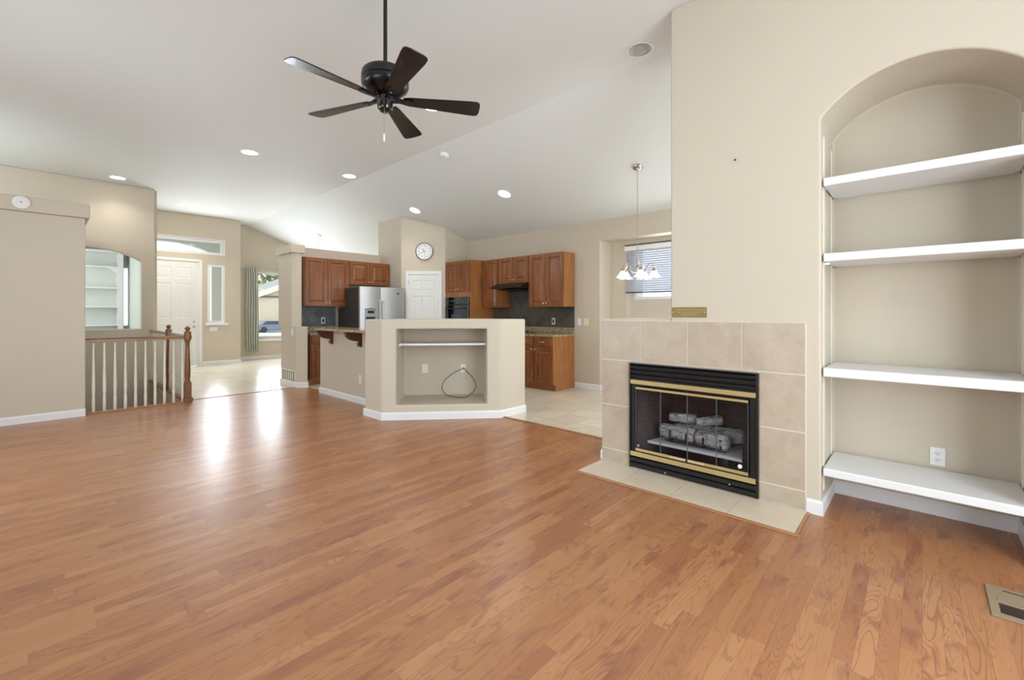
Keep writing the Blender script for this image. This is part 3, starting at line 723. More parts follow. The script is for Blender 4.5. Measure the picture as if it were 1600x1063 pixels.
log((-.29, .19, .305), (-.01, .17, .30), .052, .055, 'thick grey log at the left front of the grate', 1)
log((.005, .18, .30), (.24, .16, .295), .058, .060, 'thick grey log at the right front of the grate', 2)
log((-.22, .32, .30), (.30, .33, .31), .050, .055, 'long grey log lying behind, across the back of the grate', 3)
log((-.24, .24, .405), (-.03, .27, .41), .034, .04, 'thinner log resting on top of the pile at left', 4)
log((-.01, .20, .40), (.15, .30, .43), .034, .036, 'short slanted log on top of the pile, toward the right', 5)

# ------------------------------------------------------------------ ceiling fan
fc = (-2.1418 + .0, 0, 0)
d = 3.15; thc = R(42.83); ru = ((602 - 800) / 691.5) * d
cx = math.cos(thc) * ru - math.sin(thc) * d; cy = math.sin(thc) * ru + math.cos(thc) * d
fan = thing('ceiling_fan', 'black five-blade ceiling fan on a long rod', 'ceiling fan', (cx, cy, 2.80))
obj('down_rod', lathe(new(), [(.014, .20), (.014, H - 2.80 - .03)], 14), FANM, fan, smooth=True)
obj('canopy', lathe(new(), [(.02, H - 2.87), (.05, H - 2.86), (.07, H - 2.82), (.07, H - 2.80)], 24), FANM, fan, smooth=True)
obj('motor_housing', lathe(new(), [(.03, .212), (.10, .208), (.145, .200), (.160, .185), (.164, .16), (.164, .135), (.158, .13), (.164, .125), (.164, .10), (.155, .078), (.12, .055), (.08, .03)], 40), FANM, fan, smooth=True)
obj('switch_housing', lathe(new(), [(.085, .03), (.055, .02), (.055, -.05), (.052, -.07), (.035, -.085), (.01, -.088)], 28), BLACKG, fan, smooth=True)
for k in range(5):
    a = R(56 + 72 * k); M = Matrix.Rotation(a, 4, 'Z'); Pm = M @ Matrix.Rotation(R(-12), 4, 'X')
    bm = new(); out = [(.125, -.036), (.17, -.046), (.40, -.063), (.60, -.078), (.648, -.078), (.668, -.066), (.676, -.038), (.676, .038), (.668, .066), (.648, .078), (.60, .078), (.40, .063), (.17, .046), (.125, .036)]
    prism(bm, out, .0, .007, Pm); bl = obj('blade', bm, BLADE, fan, bevel=.002)
    im = new(); prism(im, [(.05, -.02), (.10, -.014), (.15, -.028), (.19, -.026), (.20, -.018), (.20, .018), (.19, .026), (.15, .028), (.10, .014), (.05, .02)], -.008, -.001, Pm)
    tube(im, [M @ Vector((.05, 0, .03)), M @ Vector((.10, 0, .012)), M @ Vector((.15, 0, -.004))], .011, 8)
    obj('blade_iron', im, FANM, bl)
pc = tube(new(), [(.035, -.03, -.075), (.036, -.03, -.25)], .0018, 6); o = obj('pull_chain', pc, CHROME, fan)
obj('chain_fob', lathe(new(), [(.002, -.02), (.008, -.03), (.010, -.045), (.005, -.06), (.009, -.07), (.003, -.08)], 12, .036, -.03, z0=-.235), CREAM, o, smooth=True)

# ------------------------------------------------------------------ recessed lights
def recessed(x, y, label, on=True, r=.112, watts=20):
    z = ceil_z(y); tilt = math.atan(SL) if y > YR else 0
    t = thing('recessed_light', label, 'recessed light', (x, y, z), 0, 'recessed ceiling lights'); t.rotation_euler = (-tilt, 0, 0)
    bm = lathe(new(), [(r * .90, -.001), (r * .91, -.006), (r, -.008), (r * 1.08, -.005), (r * 1.08, 0)], 32, cap=False)
    tr = obj('trim_ring', bm, WHITE, t, smooth=True)
    if on:
        obj('lens', lathe(new(), [(.001, -.004), (r * .92, -.004), (r * .92, -.001), (.001, -.001)], 28, cap=False), LENS, t)
        l = bpy.data.lights.new('lamp_beam', 'SPOT'); l.energy = watts; l.color = LAMP; l.spot_size = R(130); l.spot_blend = .8; l.shadow_soft_size = .07
        lo = bpy.data.objects.new('lamp_beam', l); COL.objects.link(lo); lo.parent = t; lo.location = (0, 0, -.03)
    else:
        obj('lens', lathe(new(), [(.001, -.003), (r * .5, -.003), (r * .8, -.006), (r * .8, -.001), (.001, -.001)], 28, cap=False), LENSOFF, t)
        obj('eyeball', lathe(new(), [(.001, -.03), (r * .35, -.027), (r * .5, -.015), (r * .55, -.003)], 24, cap=False), LENSOFF, t, smooth=True)
recessed(-4.116, 3.10, 'lit recessed light just beyond the fan, at the tip of its right blade')
recessed(-7.261, 2.152, 'lit recessed light on the flat ceiling between the fan and the left walls')
recessed(-10.313, .988, 'lit recessed light beside the tall wall with the arched pass-through')
recessed(-11.864, 2.22, 'lit recessed light in the entry, near the front door', watts=70)
recessed(-7.258, 3.70, 'lit recessed light by the ridge, in front of the kitchen partition')
recessed(-4.956, 5.164, 'lit recessed light on the sloped ceiling before the range hood cabinets')
recessed(-7.19, 5.00, 'lit recessed light on the sloped ceiling above the pantry clock')
recessed(-1.858, 3.694, 'unlit recessed light near the top of the fireplace wall', False)
# smoke alarms
def alarm(label, loc, rot, r=.07):
    t = thing('smoke_alarm', label, 'smoke alarm', loc, 0); t.rotation_euler = rot
    obj('alarm_body', lathe(new(), [(r, 0), (r, -.015), (r * .93, -.026), (r * .6, -.036), (.001, -.038)], 30, cap=False), PLASTIC, t, smooth=True)
    obj('vent_ring', lathe(new(), [(r * .62, -.0355), (r * .62, -.040), (r * .42, -.041), (r * .42, -.036)], 24, cap=False), WHITE, t, smooth=True)
    obj('test_button', lathe(new(), [(.011, -.035), (.011, -.043), (.001, -.044)], 14, cap=False), LENSOFF, t)
alarm('round white smoke alarm on the ledge of the left wall', (-7.60, -.105, 2.553), (0, R(-90), 0), .075)
alarm('round white smoke alarm on the sloped ceiling below the fan', (-5.1, 4.06, ceil_z(4.06)), (-math.atan(SL), 0, 0), .068)

# ------------------------------------------------------------------ stair railing
def baluster_bm():
    return lathe(new(), [(.016, .0), (.016, .001), (.017, .002), (.017, .17), (.0125, .19), (.016, .205), (.0125, .22), (.0175, .28), (.017, .34), (.013, .55), (.0095, .80), (.009, .88)], 12)
BAL = baluster_bm()
fin(BAL)
balme = bpy.data.meshes.new('baluster'); BAL.to_mesh(balme); BAL.free(); balme.materials.append(CREAM)
for p in balme.polygons: p.use_smooth = True
def sqb(bm, hw_, z0, z1): return box(bm, -hw_, hw_, -hw_, hw_, z0, z1)
newels = {}
def newel(loc, label):
    t = thing('newel_post', label, 'newel post', loc, 0, 'stair newel posts')
    bm = new(); sqb(bm, .058, 0, .05); sqb(bm, .043, .05, .27); obj('base_block', bm, POST, t, bevel=.006)
    obj('shaft', lathe(new(), [(.034, .27), (.038, .285), (.028, .31), (.036, .34), (.036, .45), (.026, .76), (.024, .80), (.033, .82), (.024, .835), (.036, .86)], 20), POST, t, smooth=True)
    bm = new(); lathe(bm, [(.034, .86), (.045, .885), (.045, .98), (.034, 1.0)], 8); obj('head_block', xf(bm, Matrix.Rotation(R(22.5), 4, 'Z')), POST, t, bevel=.003)
    obj('finial', lathe(new(), [(.02, 1.0), (.024, 1.015), (.034, 1.03), (.036, 1.045), (.02, 1.062), (.008, 1.072), (.002, 1.073)], 16), POST, t, smooth=True)
    return t
newel((-7.72, 1.49, .022), 'turned oak newel post at the laminate corner of the stair railing')
newel((-9.22, 1.52, .018), 'turned oak newel post midway along the far stair railing')
RZ = .955
def hprof(w_=.03, h_=.045): return [(-w_, 0), (w_, 0), (w_, h_ * .5), (w_ * .7, h_ * .9), (0, h_), (-w_ * .7, h_ * .9), (-w_, h_ * .5)]
r1 = thing('stair_railing', 'oak rail with white balusters in front of the stairwell', 'railing', (-7.72, .95, .022), 0)
bm = profile(new(), [(p[0], p[1] + .895) for p in hprof()], -.52, .492, 'y'); obj('handrail', bm, RAIL, r1, bevel=.003)
for i in range(10):
    b = bpy.data.objects.new('baluster', balme); COL.objects.link(b); b.parent = r1; b.location = (0, .508 + .1027 * i - .95, .0)
r2 = thing('stair_railing', 'oak rail with white balusters along the entry side of the stairwell', 'railing', (-9.2, 1.52, .018), 0)
bm = new()
for a, b in ((-1.575, -.045), (.045, 1.44)): profile(bm, [(p[0], p[1] + .90) for p in hprof()], a, b, 'x')
obj('handrail', bm, wood('oak_handrail_long', (150, 102, 60), (112, 72, 40), .3, 'x'), r2, bevel=.003)
k = 0
for i in range(28):
    x = -1.48 + .105 * i
    if abs(x) > .07 and x < 1.40:
        b = bpy.data.objects.new('baluster', balme); COL.objects.link(b); b.parent = r2; b.location = (x, 0, 0.003)

# ------------------------------------------------------------------ kitchen cabinets
def cab_knob(parent, x, z, y):
    bm = lathe(new(), [(.005, 0), (.005, .012), (.013, .016), (.014, .024), (.009, .029), (.001, .03)], 12)
    xf(bm, Matrix.Translation((x, y, z)) @ Matrix.Rotation(R(90), 4, 'X')); return obj('knob', bm, CHROME, parent, smooth=True)
def cab_door(t, x0, x1, z0, z1, ks=None, kz='bottom', st=.06):
    W, Hh = x1 - x0, z1 - z0
    bm = panel_bm(W, Hh, .02, [(st, W - st, st, Hh - st)], groove=.013, raise_=.001, m1=.006, m2=.014, m3=.04)
    dd = obj('door', xf(bm, Matrix.Translation((x0, 0, z0))), CAB, t, bevel=.0015)
    if ks: cab_knob(dd, x1 - .028 if ks == 'r' else x0 + .028, z0 + .045 if kz == 'bottom' else z1 - .045, -.02)
    return dd
def drawer(t, x0, x1, z0, z1):
    bm = panel_bm(x1 - x0, z1 - z0, .02, [(.012, x1 - x0 - .012, .012, z1 - z0 - .012)], groove=.0005, raise_=0, m1=.003, m2=.004, m3=.012)
    dr = obj('drawer', xf(bm, Matrix.Translation((x0, 0, z0))), CAB, t, bevel=.0015)
    c, z = (x0 + x1) / 2, (z0 + z1) / 2
    obj('pull', tube(new(), [(c - .045, -.02, z), (c - .04, -.04, z), (c, -.045, z), (c + .04, -.04, z), (c + .045, -.02, z)], .005, 8), CHROME, dr, smooth=True)
def upper(name, label, loc, rz, W, Hh, D_, doors, group, extra=None):
    """origin at front left bottom corner of the box, y goes to the wall"""
    t = thing(name, label, 'cabinet', loc, rz, group)
    obj('carcass', B(0, W, 0, D_, 0, Hh), CABS, t, bevel=.0015)
    n = len(doors)
    for i, k in enumerate(doors):
        a, b = W * i / n + (.012 if i == 0 else .004), W * (i + 1) / n - (.012 if i == n - 1 else .004)
        cab_door(t, a, b, .012, Hh - .012, k)
    return t
UG = 'cherry wood upper kitchen cabinets'
UZ, UT = 1.39, 2.315
upper('upper_cabinet', 'two-door cherry upper cabinet at the right end, before the bare wall', (-5.155, 6.01, UZ), 0, .765, UT - UZ, .304, 'rl', UG)
upper('upper_cabinet', 'short two-door cherry cabinet above the black range hood', (-5.915, 6.01, 1.83), 0, .76, UT - 1.83, .304, 'rl', UG)
upper('upper_cabinet', 'narrow single-door cherry upper cabinet between range hood and oven tower', (-6.373, 6.01, UZ), 0, .458, UT - UZ, .304, 'r', UG)
upper('upper_cabinet', 'tall two-door cherry upper cabinet over the grey backsplash, next to the column', (-8.20, 3.31, UZ + .02), R(90), .86, 2.305 - UZ - .02, .328, 'rl', UG)
upper('upper_cabinet', 'short two-door cherry cabinet above the stainless refrigerator', (-8.20, 4.172, 1.84), R(90), .885, 2.305 - 1.84, .328, 'rl', UG)
# oven tower
ot = thing('oven_tower', 'tall cherry cabinet tower holding the black wall oven', 'cabinet', (-7.135, 5.715, 0), 0)
tb2 = obj('carcass', B(0, .757, 0, .61, 0, UT), CABS, ot, bevel=.0015)
cut(tb2, B(.04, .717, -.1, .5, .82, 1.6))
cab_door(ot, .008, .374, 1.70, UT - .012, 'r'); cab_door(ot, .383, .749, 1.70, UT - .012, 'l'); cab_door(ot, .008, .374, .12, .78, 'r', 'top'); cab_door(ot, .383, .749, .12, .78, 'l', 'top')
ov = thing('built_in_oven', 'black built-in wall oven beside the pantry door', 'oven', (-7.092, 5.70, .83), 0)
obj('body', B(0, .672, -.0, .45, 0, .76), BLACK, ov)
obj('control_panel', B(-.012, .684, -.022, 0, .62, .765), BLACKG, ov, bevel=.003)
obj('display', B(.22, .45, -.024, -.022, .665, .725), plain('display_grey', (62, 64, 68), .2), ov)
for x in (.13, .17, .49, .53): obj('button', B(x, x + .02, -.024, -.022, .68, .70), plain('button_grey', (120, 120, 120), .4), ov)
odr = obj('oven_door', B(-.012, .684, -.03, 0, .0, .605), BLACKG, ov, bevel=.004)
obj('window', B(.17, .50, -.032, -.03, .14, .43), plain('oven_window', (70, 76, 86), .12), odr)
obj('handle', tube(new(), [(.06, -.03, .54), (.06, -.07, .54), (.61, -.07, .54), (.61, -.03, .54)], .011, 8), BLACK, odr)
# base cabinets right
def basecab(name, label, loc, rz, W, n, group, endp=False):
    t = thing(name, label, 'cabinet', loc, rz, group)
    bm = new(); box(bm, 0, W, 0, .60, .10, .885); box(bm, 0, W, .07, .60, 0, .0995); obj('carcass', bm, CABS, t)
    for i in range(n):
        a, b = W * i / n + .012, W * (i + 1) / n - .012
        drawer(t, a, b, .735, .868); cab_door(t, a, b, .125, .715, 'r' if i % 2 == 0 else 'l', 'top', .055)
    return t
LG = 'cherry wood base kitchen cabinets'
basecab('base_cabinet', 'cherry base cabinet right of the island, under the end of the granite counter', (-5.18, 5.725, 0), 0, .78, 2, LG)
basecab('base_cabinet', 'cherry base cabinet under the cooktop, mostly behind the island', (-5.96, 5.725, 0), 0, .775, 2, LG)
basecab('base_cabinet', 'cherry base cabinet between low column wall and bar', (-7.92, 3.31, 0), R(90), .74, 1, LG)
co = thing('countertop', 'speckled granite counter on the right kitchen wall', 'countertop', (-5.18, 5.7, .887), 0)
obj('slab', B(-1.19, .795, 0, .625, 0, .035), GRANITE, co, bevel=.006)
obj('backsplash_strip', B(-1.19, .78, .605, .625, .036, .14), GRANITE, co, bevel=.003)
co = thing('countertop', 'speckled granite counter left of the refrigerator', 'countertop', (-7.895, 3.305, .887), R(90))
obj('slab', B(0, .745, 0, .63, 0, .035), GRANITE, co, bevel=.006)
obj('backsplash_strip', B(0, .745, .61, .63, .036, .14), GRANITE, co, bevel=.003)
tag(obj('slate_backsplash', box(B(-6.37, -4.395, YK - .013, YK - .001, 1.03, 1.389), -5.914, -5.156, YK - .013, YK - .001, 1.389, 1.83), SLATE_R), 'dark slate tile backsplash under the range hood', 'backsplash')
tag(obj('slate_backsplash', B(-8.529, -8.517, 3.305, 4.05, 1.03, UZ + .02), SLATE_L), 'blue-grey slate tile backsplash left of the refrigerator', 'backsplash')
ct = thing('cooktop', 'black cooktop on the right granite counter, half hidden by the island', 'cooktop', (-5.53, 5.99, .9225), 0)
obj('glass_top', B(-.37, .35, -.24, .24, 0, .008), BLACKG, ct, bevel=.002)
for x, y in ((-.18, -.1), (-.18, .12), (.18, .12), (.18, -.1)):
    bm = new(); tube(bm, [(x + .09 * math.cos(a), y + .09 * math.sin(a), .03) for a in [2 * math.pi * q / 20 for q in range(20)]], .006, 6, closed=True)
    box(bm, x - .09, x + .09, y - .005, y + .005, .022, .032); box(bm, x - .005, x + .005, y - .09, y + .09, .022, .032)
    for a in (0, 1, 2, 3): box(bm, x + .085 * math.cos(a * 1.571) - .005, x + .085 * math.cos(a * 1.571) + .005, y + .085 * math.sin(a * 1.571) - .005, y + .085 * math.sin(a * 1.571) + .005, .008, .03)
    obj('burner_grate', bm, BLACK, ct)
hd = thing('range_hood', 'black under-cabinet range hood', 'range hood', (-5.915, 5.80, 1.70), 0)
obj('hood_body', profile(new(), [(.0, .035), (.512, .0), (.512, .128), (.15, .128), (.0, .06)], .003, .757, 'x'), BLACK, hd, bevel=.003)
obj('hood_lip', B(.0, .76, -.012, .01, .028, .062), BLACK, hd, bevel=.003)
obj('filter', B(.12, .64, .10, .42, .0, .012), IRON, hd)
# fridge
fg = thing('refrigerator', 'stainless side-by-side refrigerator with dark side panel', 'refrigerator', (-7.66, 4.08, 0), R(90))
obj('body', profile(new(), [(.0, .02), (.80, .02), (.80, 1.38), (.53, 1.38), (.53, 1.76), (.0, 1.76)], 0, .94, 'x'), STEEL_D, fg, bevel=.006)
def fdoor(x0, x1):
    bm = new(); n = 8; pts = [(x0, 0.0)] + [(x0 + (x1 - x0) * i / n, -.055 - .018 * math.sin(math.pi * i / n)) for i in range(n + 1)] + [(x1, 0.0)]
    prism(bm, pts, .03, 1.775); return obj('door', bm, STEEL, fg, bevel=.004)
d1, d2 = fdoor(.0, .418), fdoor(.424, .94)
for x, dd in ((.385, d1), (.457, d2)):
    obj('handle', tube(new(), [(x, -.065, 1.52), (x, -.105, 1.49), (x, -.118, 1.2), (x, -.118, .9), (x, -.105, .62), (x, -.065, .59)], .013, 10), STEEL, dd, smooth=True)
obj('dispenser', B(.09, .31, -.082, -.06, .98, 1.37), plain('dispenser_grey', (170, 172, 176), .3, metal=.4), d1, bevel=.004)
obj('dispenser_display', B(.14, .27, -.085, -.0815, 1.275, 1.325), BLACKG, d1)
obj('dispenser_bay', B(.105, .295, -.085, -.0815, 1.0, 1.21), BLACKG, d1)
dtr = new(); tube(dtr, [(.095, -.084, 1.34), (.2, -.088, 1.372), (.305, -.084, 1.34)], .004, 6); obj('dispenser_trim', dtr, IRON, d1)
bd = new(); lathe(bd, [(.001, 0), (.022, 0), (.022, .003), (.001, .004)], 16, cap=False); xf(bd, Matrix.Translation((.80, -.0675, 1.66)) @ Matrix.Rotation(R(90), 4, 'X') @ Matrix.Scale(.7, 4, (0, 1, 0))); obj('badge', bd, DARK, d2)
# cabinet filler behind bar: vent grille on column
vt = thing('return_vent', 'white slotted return vent low on the column wall', 'vent', (-8.19, 3.044, .185), 0)
vb = new(); VW, VH = .305, .105
box(vb, -VW, VW, -.008, 0, VH - .025, VH); box(vb, -VW, VW, -.008, 0, -VH, -VH + .025); box(vb, -VW, -VW + .03, -.008, 0, -VH + .025, VH - .025); box(vb, VW - .03, VW, -.008, 0, -VH + .025, VH - .025)
obj('frame', vb, CREAM, vt, bevel=.001)
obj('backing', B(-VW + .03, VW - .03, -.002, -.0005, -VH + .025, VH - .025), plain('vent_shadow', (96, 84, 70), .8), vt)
for i in range(5):
    x = -VW + .03 + (2 * VW - .06) * (i + 1) / 6; obj('divider', B(x - .012, x + .012, -.008, -.003, -VH + .025, VH - .025), CREAM, vt)
for i in range(5):
    z = -VH + .025 + (2 * VH - .05) * (i + 1) / 6; obj('slat', B(-VW + .03, VW - .03, -.0055, -.003, z - .006, z + .004), CREAM, vt)

# bar top and corbels
bt = obj('bar_top', prism(new(), [(-7.13, 3.14), (-6.70, 2.86), (-5.14, 2.86), (-5.14, 3.32), (-7.13, 3.32)], 1.023, 1.058), GRANITE, bevel=.006)
tag(bt, 'speckled granite breakfast bar top left of the island', 'countertop')
cp = [(0, 0), (-.24, 0), (-.24, -.03)] + [(-.03 - .20 * math.cos(a) + .0, -.035 - .10 * math.sin(a)) for a in [R(8 * i) for i in range(0, 12)]] + [(-.03, -.15), (-.055, -.165), (-.045, -.20), (-.02, -.215), (0, -.215)]
for x, lab in ((-6.66, 'dark wood corbel under the bar top, farther from the island'), (-5.78, 'dark wood corbel under the bar top, touching the island side')):
    c = obj('corbel', profile(new(), cp, -.03, .03, 'x'), CORB, loc=(x, 3.118, 1.020), bevel=.004); tag(c, lab, 'corbel', 'corbels under the bar')

# clock
cc = Vector(A_).lerp(Vector(B_), .527)
ck = thing('clock', 'round white wall clock over the pantry door', 'clock', (cc.x + .002, cc.y - .002, 2.537), th)
def face_on(bm): return xf(bm, Matrix.Rotation(R(90), 4, 'X'))
obj('rim', face_on(lathe(new(), [(.166, 0), (.176, .005), (.176, .026), (.171, .030), (.165, .028), (.164, .012)], 48, cap=False)), plain('clock_rim', (110, 98, 96), .3, metal=.5), ck, smooth=True)
obj('dial', face_on(lathe(new(), [(.001, .008), (.1655, .008), (.1655, .014), (.001, .014)], 48, cap=False)), PLASTIC, ck)
INK = plain('clock_ink', (84, 84, 90), .6)
for h in range(1, 13):
    a = R(30 * h); cu = bpy.data.curves.new('n', 'FONT'); cu.body = str(h); cu.size = .042; cu.align_x = 'CENTER'; cu.align_y = 'CENTER'; cu.extrude = .0005
    tmp = bpy.data.objects.new('tmp', cu); COL.objects.link(tmp); dg = bpy.context.evaluated_depsgraph_get(); me = bpy.data.meshes.new_from_object(tmp.evaluated_get(dg)); bpy.data.objects.remove(tmp)
    me.materials.append(INK); no = bpy.data.objects.new('numeral', me); COL.objects.link(no); no.parent = ck
    no.matrix_local = Matrix.Translation((.125 * math.sin(a), -.0148, .125 * math.cos(a))) @ Matrix.Rotation(R(90), 4, 'X')
for nm, L, a, ww in (('hour_hand', .07, -39, .005), ('minute_hand', .105, -114, .0035), ('second_hand', .10, 175, .001)):
    bm = B(-ww, ww, -.018, -.0165, -.015, L); xf(bm, Matrix.Rotation(R(a), 4, 'Y')); obj(nm, bm, INK, ck)
obj('hub', face_on(lathe(new(), [(.007, .014), (.007, .02), (.001, .021)], 12, cap=False)), INK, ck)

# ------------------------------------------------------------------ nook chandelier
chx, chy = -2.693, 5.2845; zc = ceil_z(chy)
ch = thing('chandelier', 'nickel five-arm chandelier with lit glass shades by the nook window', 'chandelier', (chx, chy, 1.85))
top = zc - 1.85
cbm = lathe(new(), [(.001, -.05), (.018, -.048), (.045, -.035), (.065, -.015), (.068, 0)], 24, cap=False); xf(cbm, Matrix.Translation((0, 0, top)) @ Matrix.Rotation(-math.atan(SL), 4, 'X'))
obj('canopy', cbm, NICKEL, ch, smooth=True)
cm = new(); z = top - .05; k = 0
while z > .14:
    ax = (1, 0) if k % 2 else (0, 1)
    tube(cm, [(ax[0] * .008 * math.cos(a), ax[1] * .008 * math.cos(a), z - .015 + .019 * math.sin(a)) for a in [2 * math.pi * q / 8 for q in range(8)]], .0022, 4, closed=True)
    z -= .031; k += 1
obj('chain', cm, NICKEL, ch)
obj('stem', lathe(new(), [(.004, .14), (.008, .12), (.012, .10), (.008, .06), (.02, .04), (.026, .01), (.016, -.03), (.022, -.06), (.018, -.09), (.008, -.11), (.012, -.125), (.003, -.14)], 16), NICKEL, ch, smooth=True)
for k in range(5):
    a = R(20 + 72 * k); c_, s_ = math.cos(a), math.sin(a)
    pts = catmull([(.015, 0, -.03), (.06, 0, -.045), (.10, 0, -.01), (.13, 0, .05), (.17, 0, .065), (.20, 0, .03), (.205, 0, .0)], 5)
    ar = obj('arm', tube(new(), [(p.x * c_, p.x * s_, p.z) for p in pts], .006, 8), NICKEL, ch, smooth=True)
    X_, Y_ = .205 * c_, .205 * s_
    obj('lamp_socket', lathe(new(), [(.012, .005), (.022, -.005), (.03, -.03), (.028, -.035)], 16, X_, Y_), NICKEL, ar, smooth=True)
    sb = new(); prof = [(.028, -.03), (.036, -.045), (.05, -.07), (.068, -.095), (.088, -.112)]; seg = 30; rings = []
    for j, (r_, z_) in enumerate(prof):
        rings.append([sb.verts.new((X_ + r_ * (1 + (.05 * j / 4) * math.sin(6 * 2 * math.pi * i / seg)) * math.cos(2 * math.pi * i / seg), Y_ + r_ * (1 + (.05 * j / 4) * math.sin(6 * 2 * math.pi * i / seg)) * math.sin(2 * math.pi * i / seg), z_ + .006 * (j / 4) * math.cos(6 * 2 * math.pi * i / seg))) for i in range(seg)])
    for p, q in zip(rings, rings[1:]):
        for i in range(seg): sb.faces.new((p[i], p[(i + 1) % seg], q[(i + 1) % seg], q[i]))
    sh = obj('glass_shade', sb, SHADE, ar, smooth=True); sh.modifiers.new('t', 'SOLIDIFY').thickness = .003
l = bpy.data.lights.new('chandelier_glow', 'POINT'); l.energy = 8; l.color = LAMP; l.shadow_soft_size = .15; lo = bpy.data.objects.new('chandelier_glow', l); COL.objects.link(lo); lo.parent = ch; lo.location = (0, 0, -.25)
# dining pendant
px_, py_ = -11.35, 4.955; zc = ceil_z(py_)
pn = thing('pendant_lamp', 'thin hanging lamp chain seen above the kitchen partition', 'pendant lamp', (px_, py_, 2.0))
cbm = lathe(new(), [(.001, -.03), (.03, -.028), (.062, -.01), (.065, 0)], 20, cap=False); xf(cbm, Matrix.Translation((0, 0, zc - 2.0)) @ Matrix.Rotation(-math.atan(SL), 4, 'X')); obj('canopy', cbm, NICKEL, pn, smooth=True)
obj('chain', tube(new(), [(0, 0, zc - 2.02), (0, 0, .1)], .004, 6), NICKEL, pn)
obj('shade', lathe(new(), [(.02, .1), (.08, .08), (.16, 0), (.15, 0), (.07, .07), (.02, .09)], 24, cap=False), SHADE, pn, smooth=True)

# ------------------------------------------------------------------ nook blind
bl = thing('window_blind', 'white slatted blind on the nook window behind the chandelier', 'blind', (-3.60, YK + .30, 0), 0)
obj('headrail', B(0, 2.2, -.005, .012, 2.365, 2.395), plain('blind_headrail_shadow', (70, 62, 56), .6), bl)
obj('valance', B(0, 2.2, -.02, -.006, 2.30, 2.375), PLASTIC, bl, bevel=.002)
SLATM = N('translucent_slat'); SLATM.color((226, 226, 232)); SLATM.b.inputs['Transmission Weight'].default_value = .0
tr = SLATM.n('ShaderNodeBsdfTranslucent'); tr.inputs[0].default_value = (.8, .8, .86, 1); ms = SLATM.n('ShaderNodeMixShader'); ms.inputs[0].default_value = .5
SLATM.t.links.new(SLATM.b.outputs[0], ms.inputs[1]); SLATM.t.links.new(tr.outputs[0], ms.inputs[2]); SLATM.t.links.new(ms.outputs[0], SLATM.t.nodes['Material Output'].inputs[0])
n_sl = 19
for i in range(n_sl):
    z = 1.65 + (2.28 - 1.65) * i / (n_sl - 1)
    sb = new(); xf(box(sb, .03, 2.17, -.022, .022, -.0012, .0012), Matrix.Translation((0, .0, z)) @ Matrix.Rotation(R(48), 4, 'X')); obj('slat', sb, SLATM.m, bl)
obj('bottom_rail', B(.02, 2.18, -.02, .02, 1.605, 1.628), plain('rail_grey', (92, 92, 100), .6), bl)
for x in (.2, .75, 1.4): obj('ladder_cord', tube(new(), [(x, -.026, 1.62), (x, -.026, 2.30)], .0025, 5), PLASTIC, bl)

# ------------------------------------------------------------------ curtain and rod
rd = thing('curtain_rod', 'thin metal curtain rod over the dining window', 'curtain rod', (XW + .1, 3.70, 2.505), 0)
obj('rod', tube(new(), [(0, 0, 0), (0, 2.35, 0)], .010, 10), NICKEL, rd, smooth=True)
obj('bracket', B(-.099, 0, .05, .07, -.01, .01), NICKEL, rd)
cv = new(); N_, M_ = 60, 22; grid = []
for j in range(M_ + 1):
    t = j / M_; z = .235 + (2.53 - .235) * t; row = []
    for i in range(N_ + 1):
        s = i / N_; wd = .30 if t < .93 else .27; y = 3.875 + wd * s + .006 * math.sin(9 * t + s * 5); a = 2 * math.pi * 5 * s
        row.append(cv.verts.new((XW + .10 + (.05 - .02 * t) * math.sin(a + .35 * math.sin(4 * t)) + (.004 if t > .95 else 0), y, z + (.008 * math.sin(a) if j in (0, M_) else 0))))
    grid.append(row)
for j in range(M_):
    for i in range(N_): cv.faces.new((grid[j][i], grid[j][i + 1], grid[j + 1][i + 1], grid[j + 1][i]))
cu = obj('curtain', cv, CURT, smooth=True, ang=80); cu.modifiers.new('t', 'SOLIDIFY').thickness = .003
tag(cu, 'sage grey gathered curtain at the left of the dining window', 'curtain')

# ------------------------------------------------------------------ study bookcase
bk = thing('bookcase', 'white built-in bookcase seen through the arched pass-through', 'bookcase', (-13.0, -1.1, 0), R(90))
bm = new(); box(bm, 0, 2.40, .30, .33, 0, 2.6); obj('back_panel', bm, STUDY, bk)
bm = new(); box(bm, 0, .05, 0, .30, 0, 2.6); obj('side_panel', bm, WHITE, bk); obj('side_panel', B(2.35, 2.44, 0, .30, 0, 2.6), WHITE, bk)
for z in (2.30, 1.845, 1.43, 1.03, .55, .1): obj('shelf', B(.05, 2.35, .005, .30, z - .03, z), WHITE, bk)
obj('top_panel', B(0, 2.41, 0, .3, 2.6, 2.65), WHITE, bk)
bm = profile(new(), [(2.35, 2.27), (2.16, 2.27), (2.25, 2.22), (2.35, 2.10)], .002, .02, 'y'); obj('corner_bracket', bm, WHITE, bk)

# ------------------------------------------------------------------ floor register
rg = thing('floor_register', 'tan metal floor register set in the laminate', 'floor vent', (.215, 2.752, .0045), 0)
rb = new(); box(rb, 0, .5, 0, .035, 0, .008); box(rb, 0, .5, .135, .292, 0, .008); box(rb, 0, .03, .035, .135, 0, .008); box(rb, .47, .5, .035, .135, 0, .008)
TAN = plain('tan_enamel', (150, 132, 106), .45)
obj('frame', rb, TAN, rg, bevel=.002)
obj('duct', B(.03, .47, .035, .135, .0003, .001), DARK, rg)
for i in range(9): y = .040 + .0105 * i; obj('louver', B(.03, .47, y, y + .0035, .0012, .006), plain('louver_brown', (66, 52, 44), .5) if i == 0 else bpy.data.materials['louver_brown'], rg)
obj('lever_slot', B(.055, .13, .255, .263, .008, .0086), DARK, rg)
obj('ridge', B(.03, .49, .15, .175, .008, .011), TAN, rg, bevel=.002)

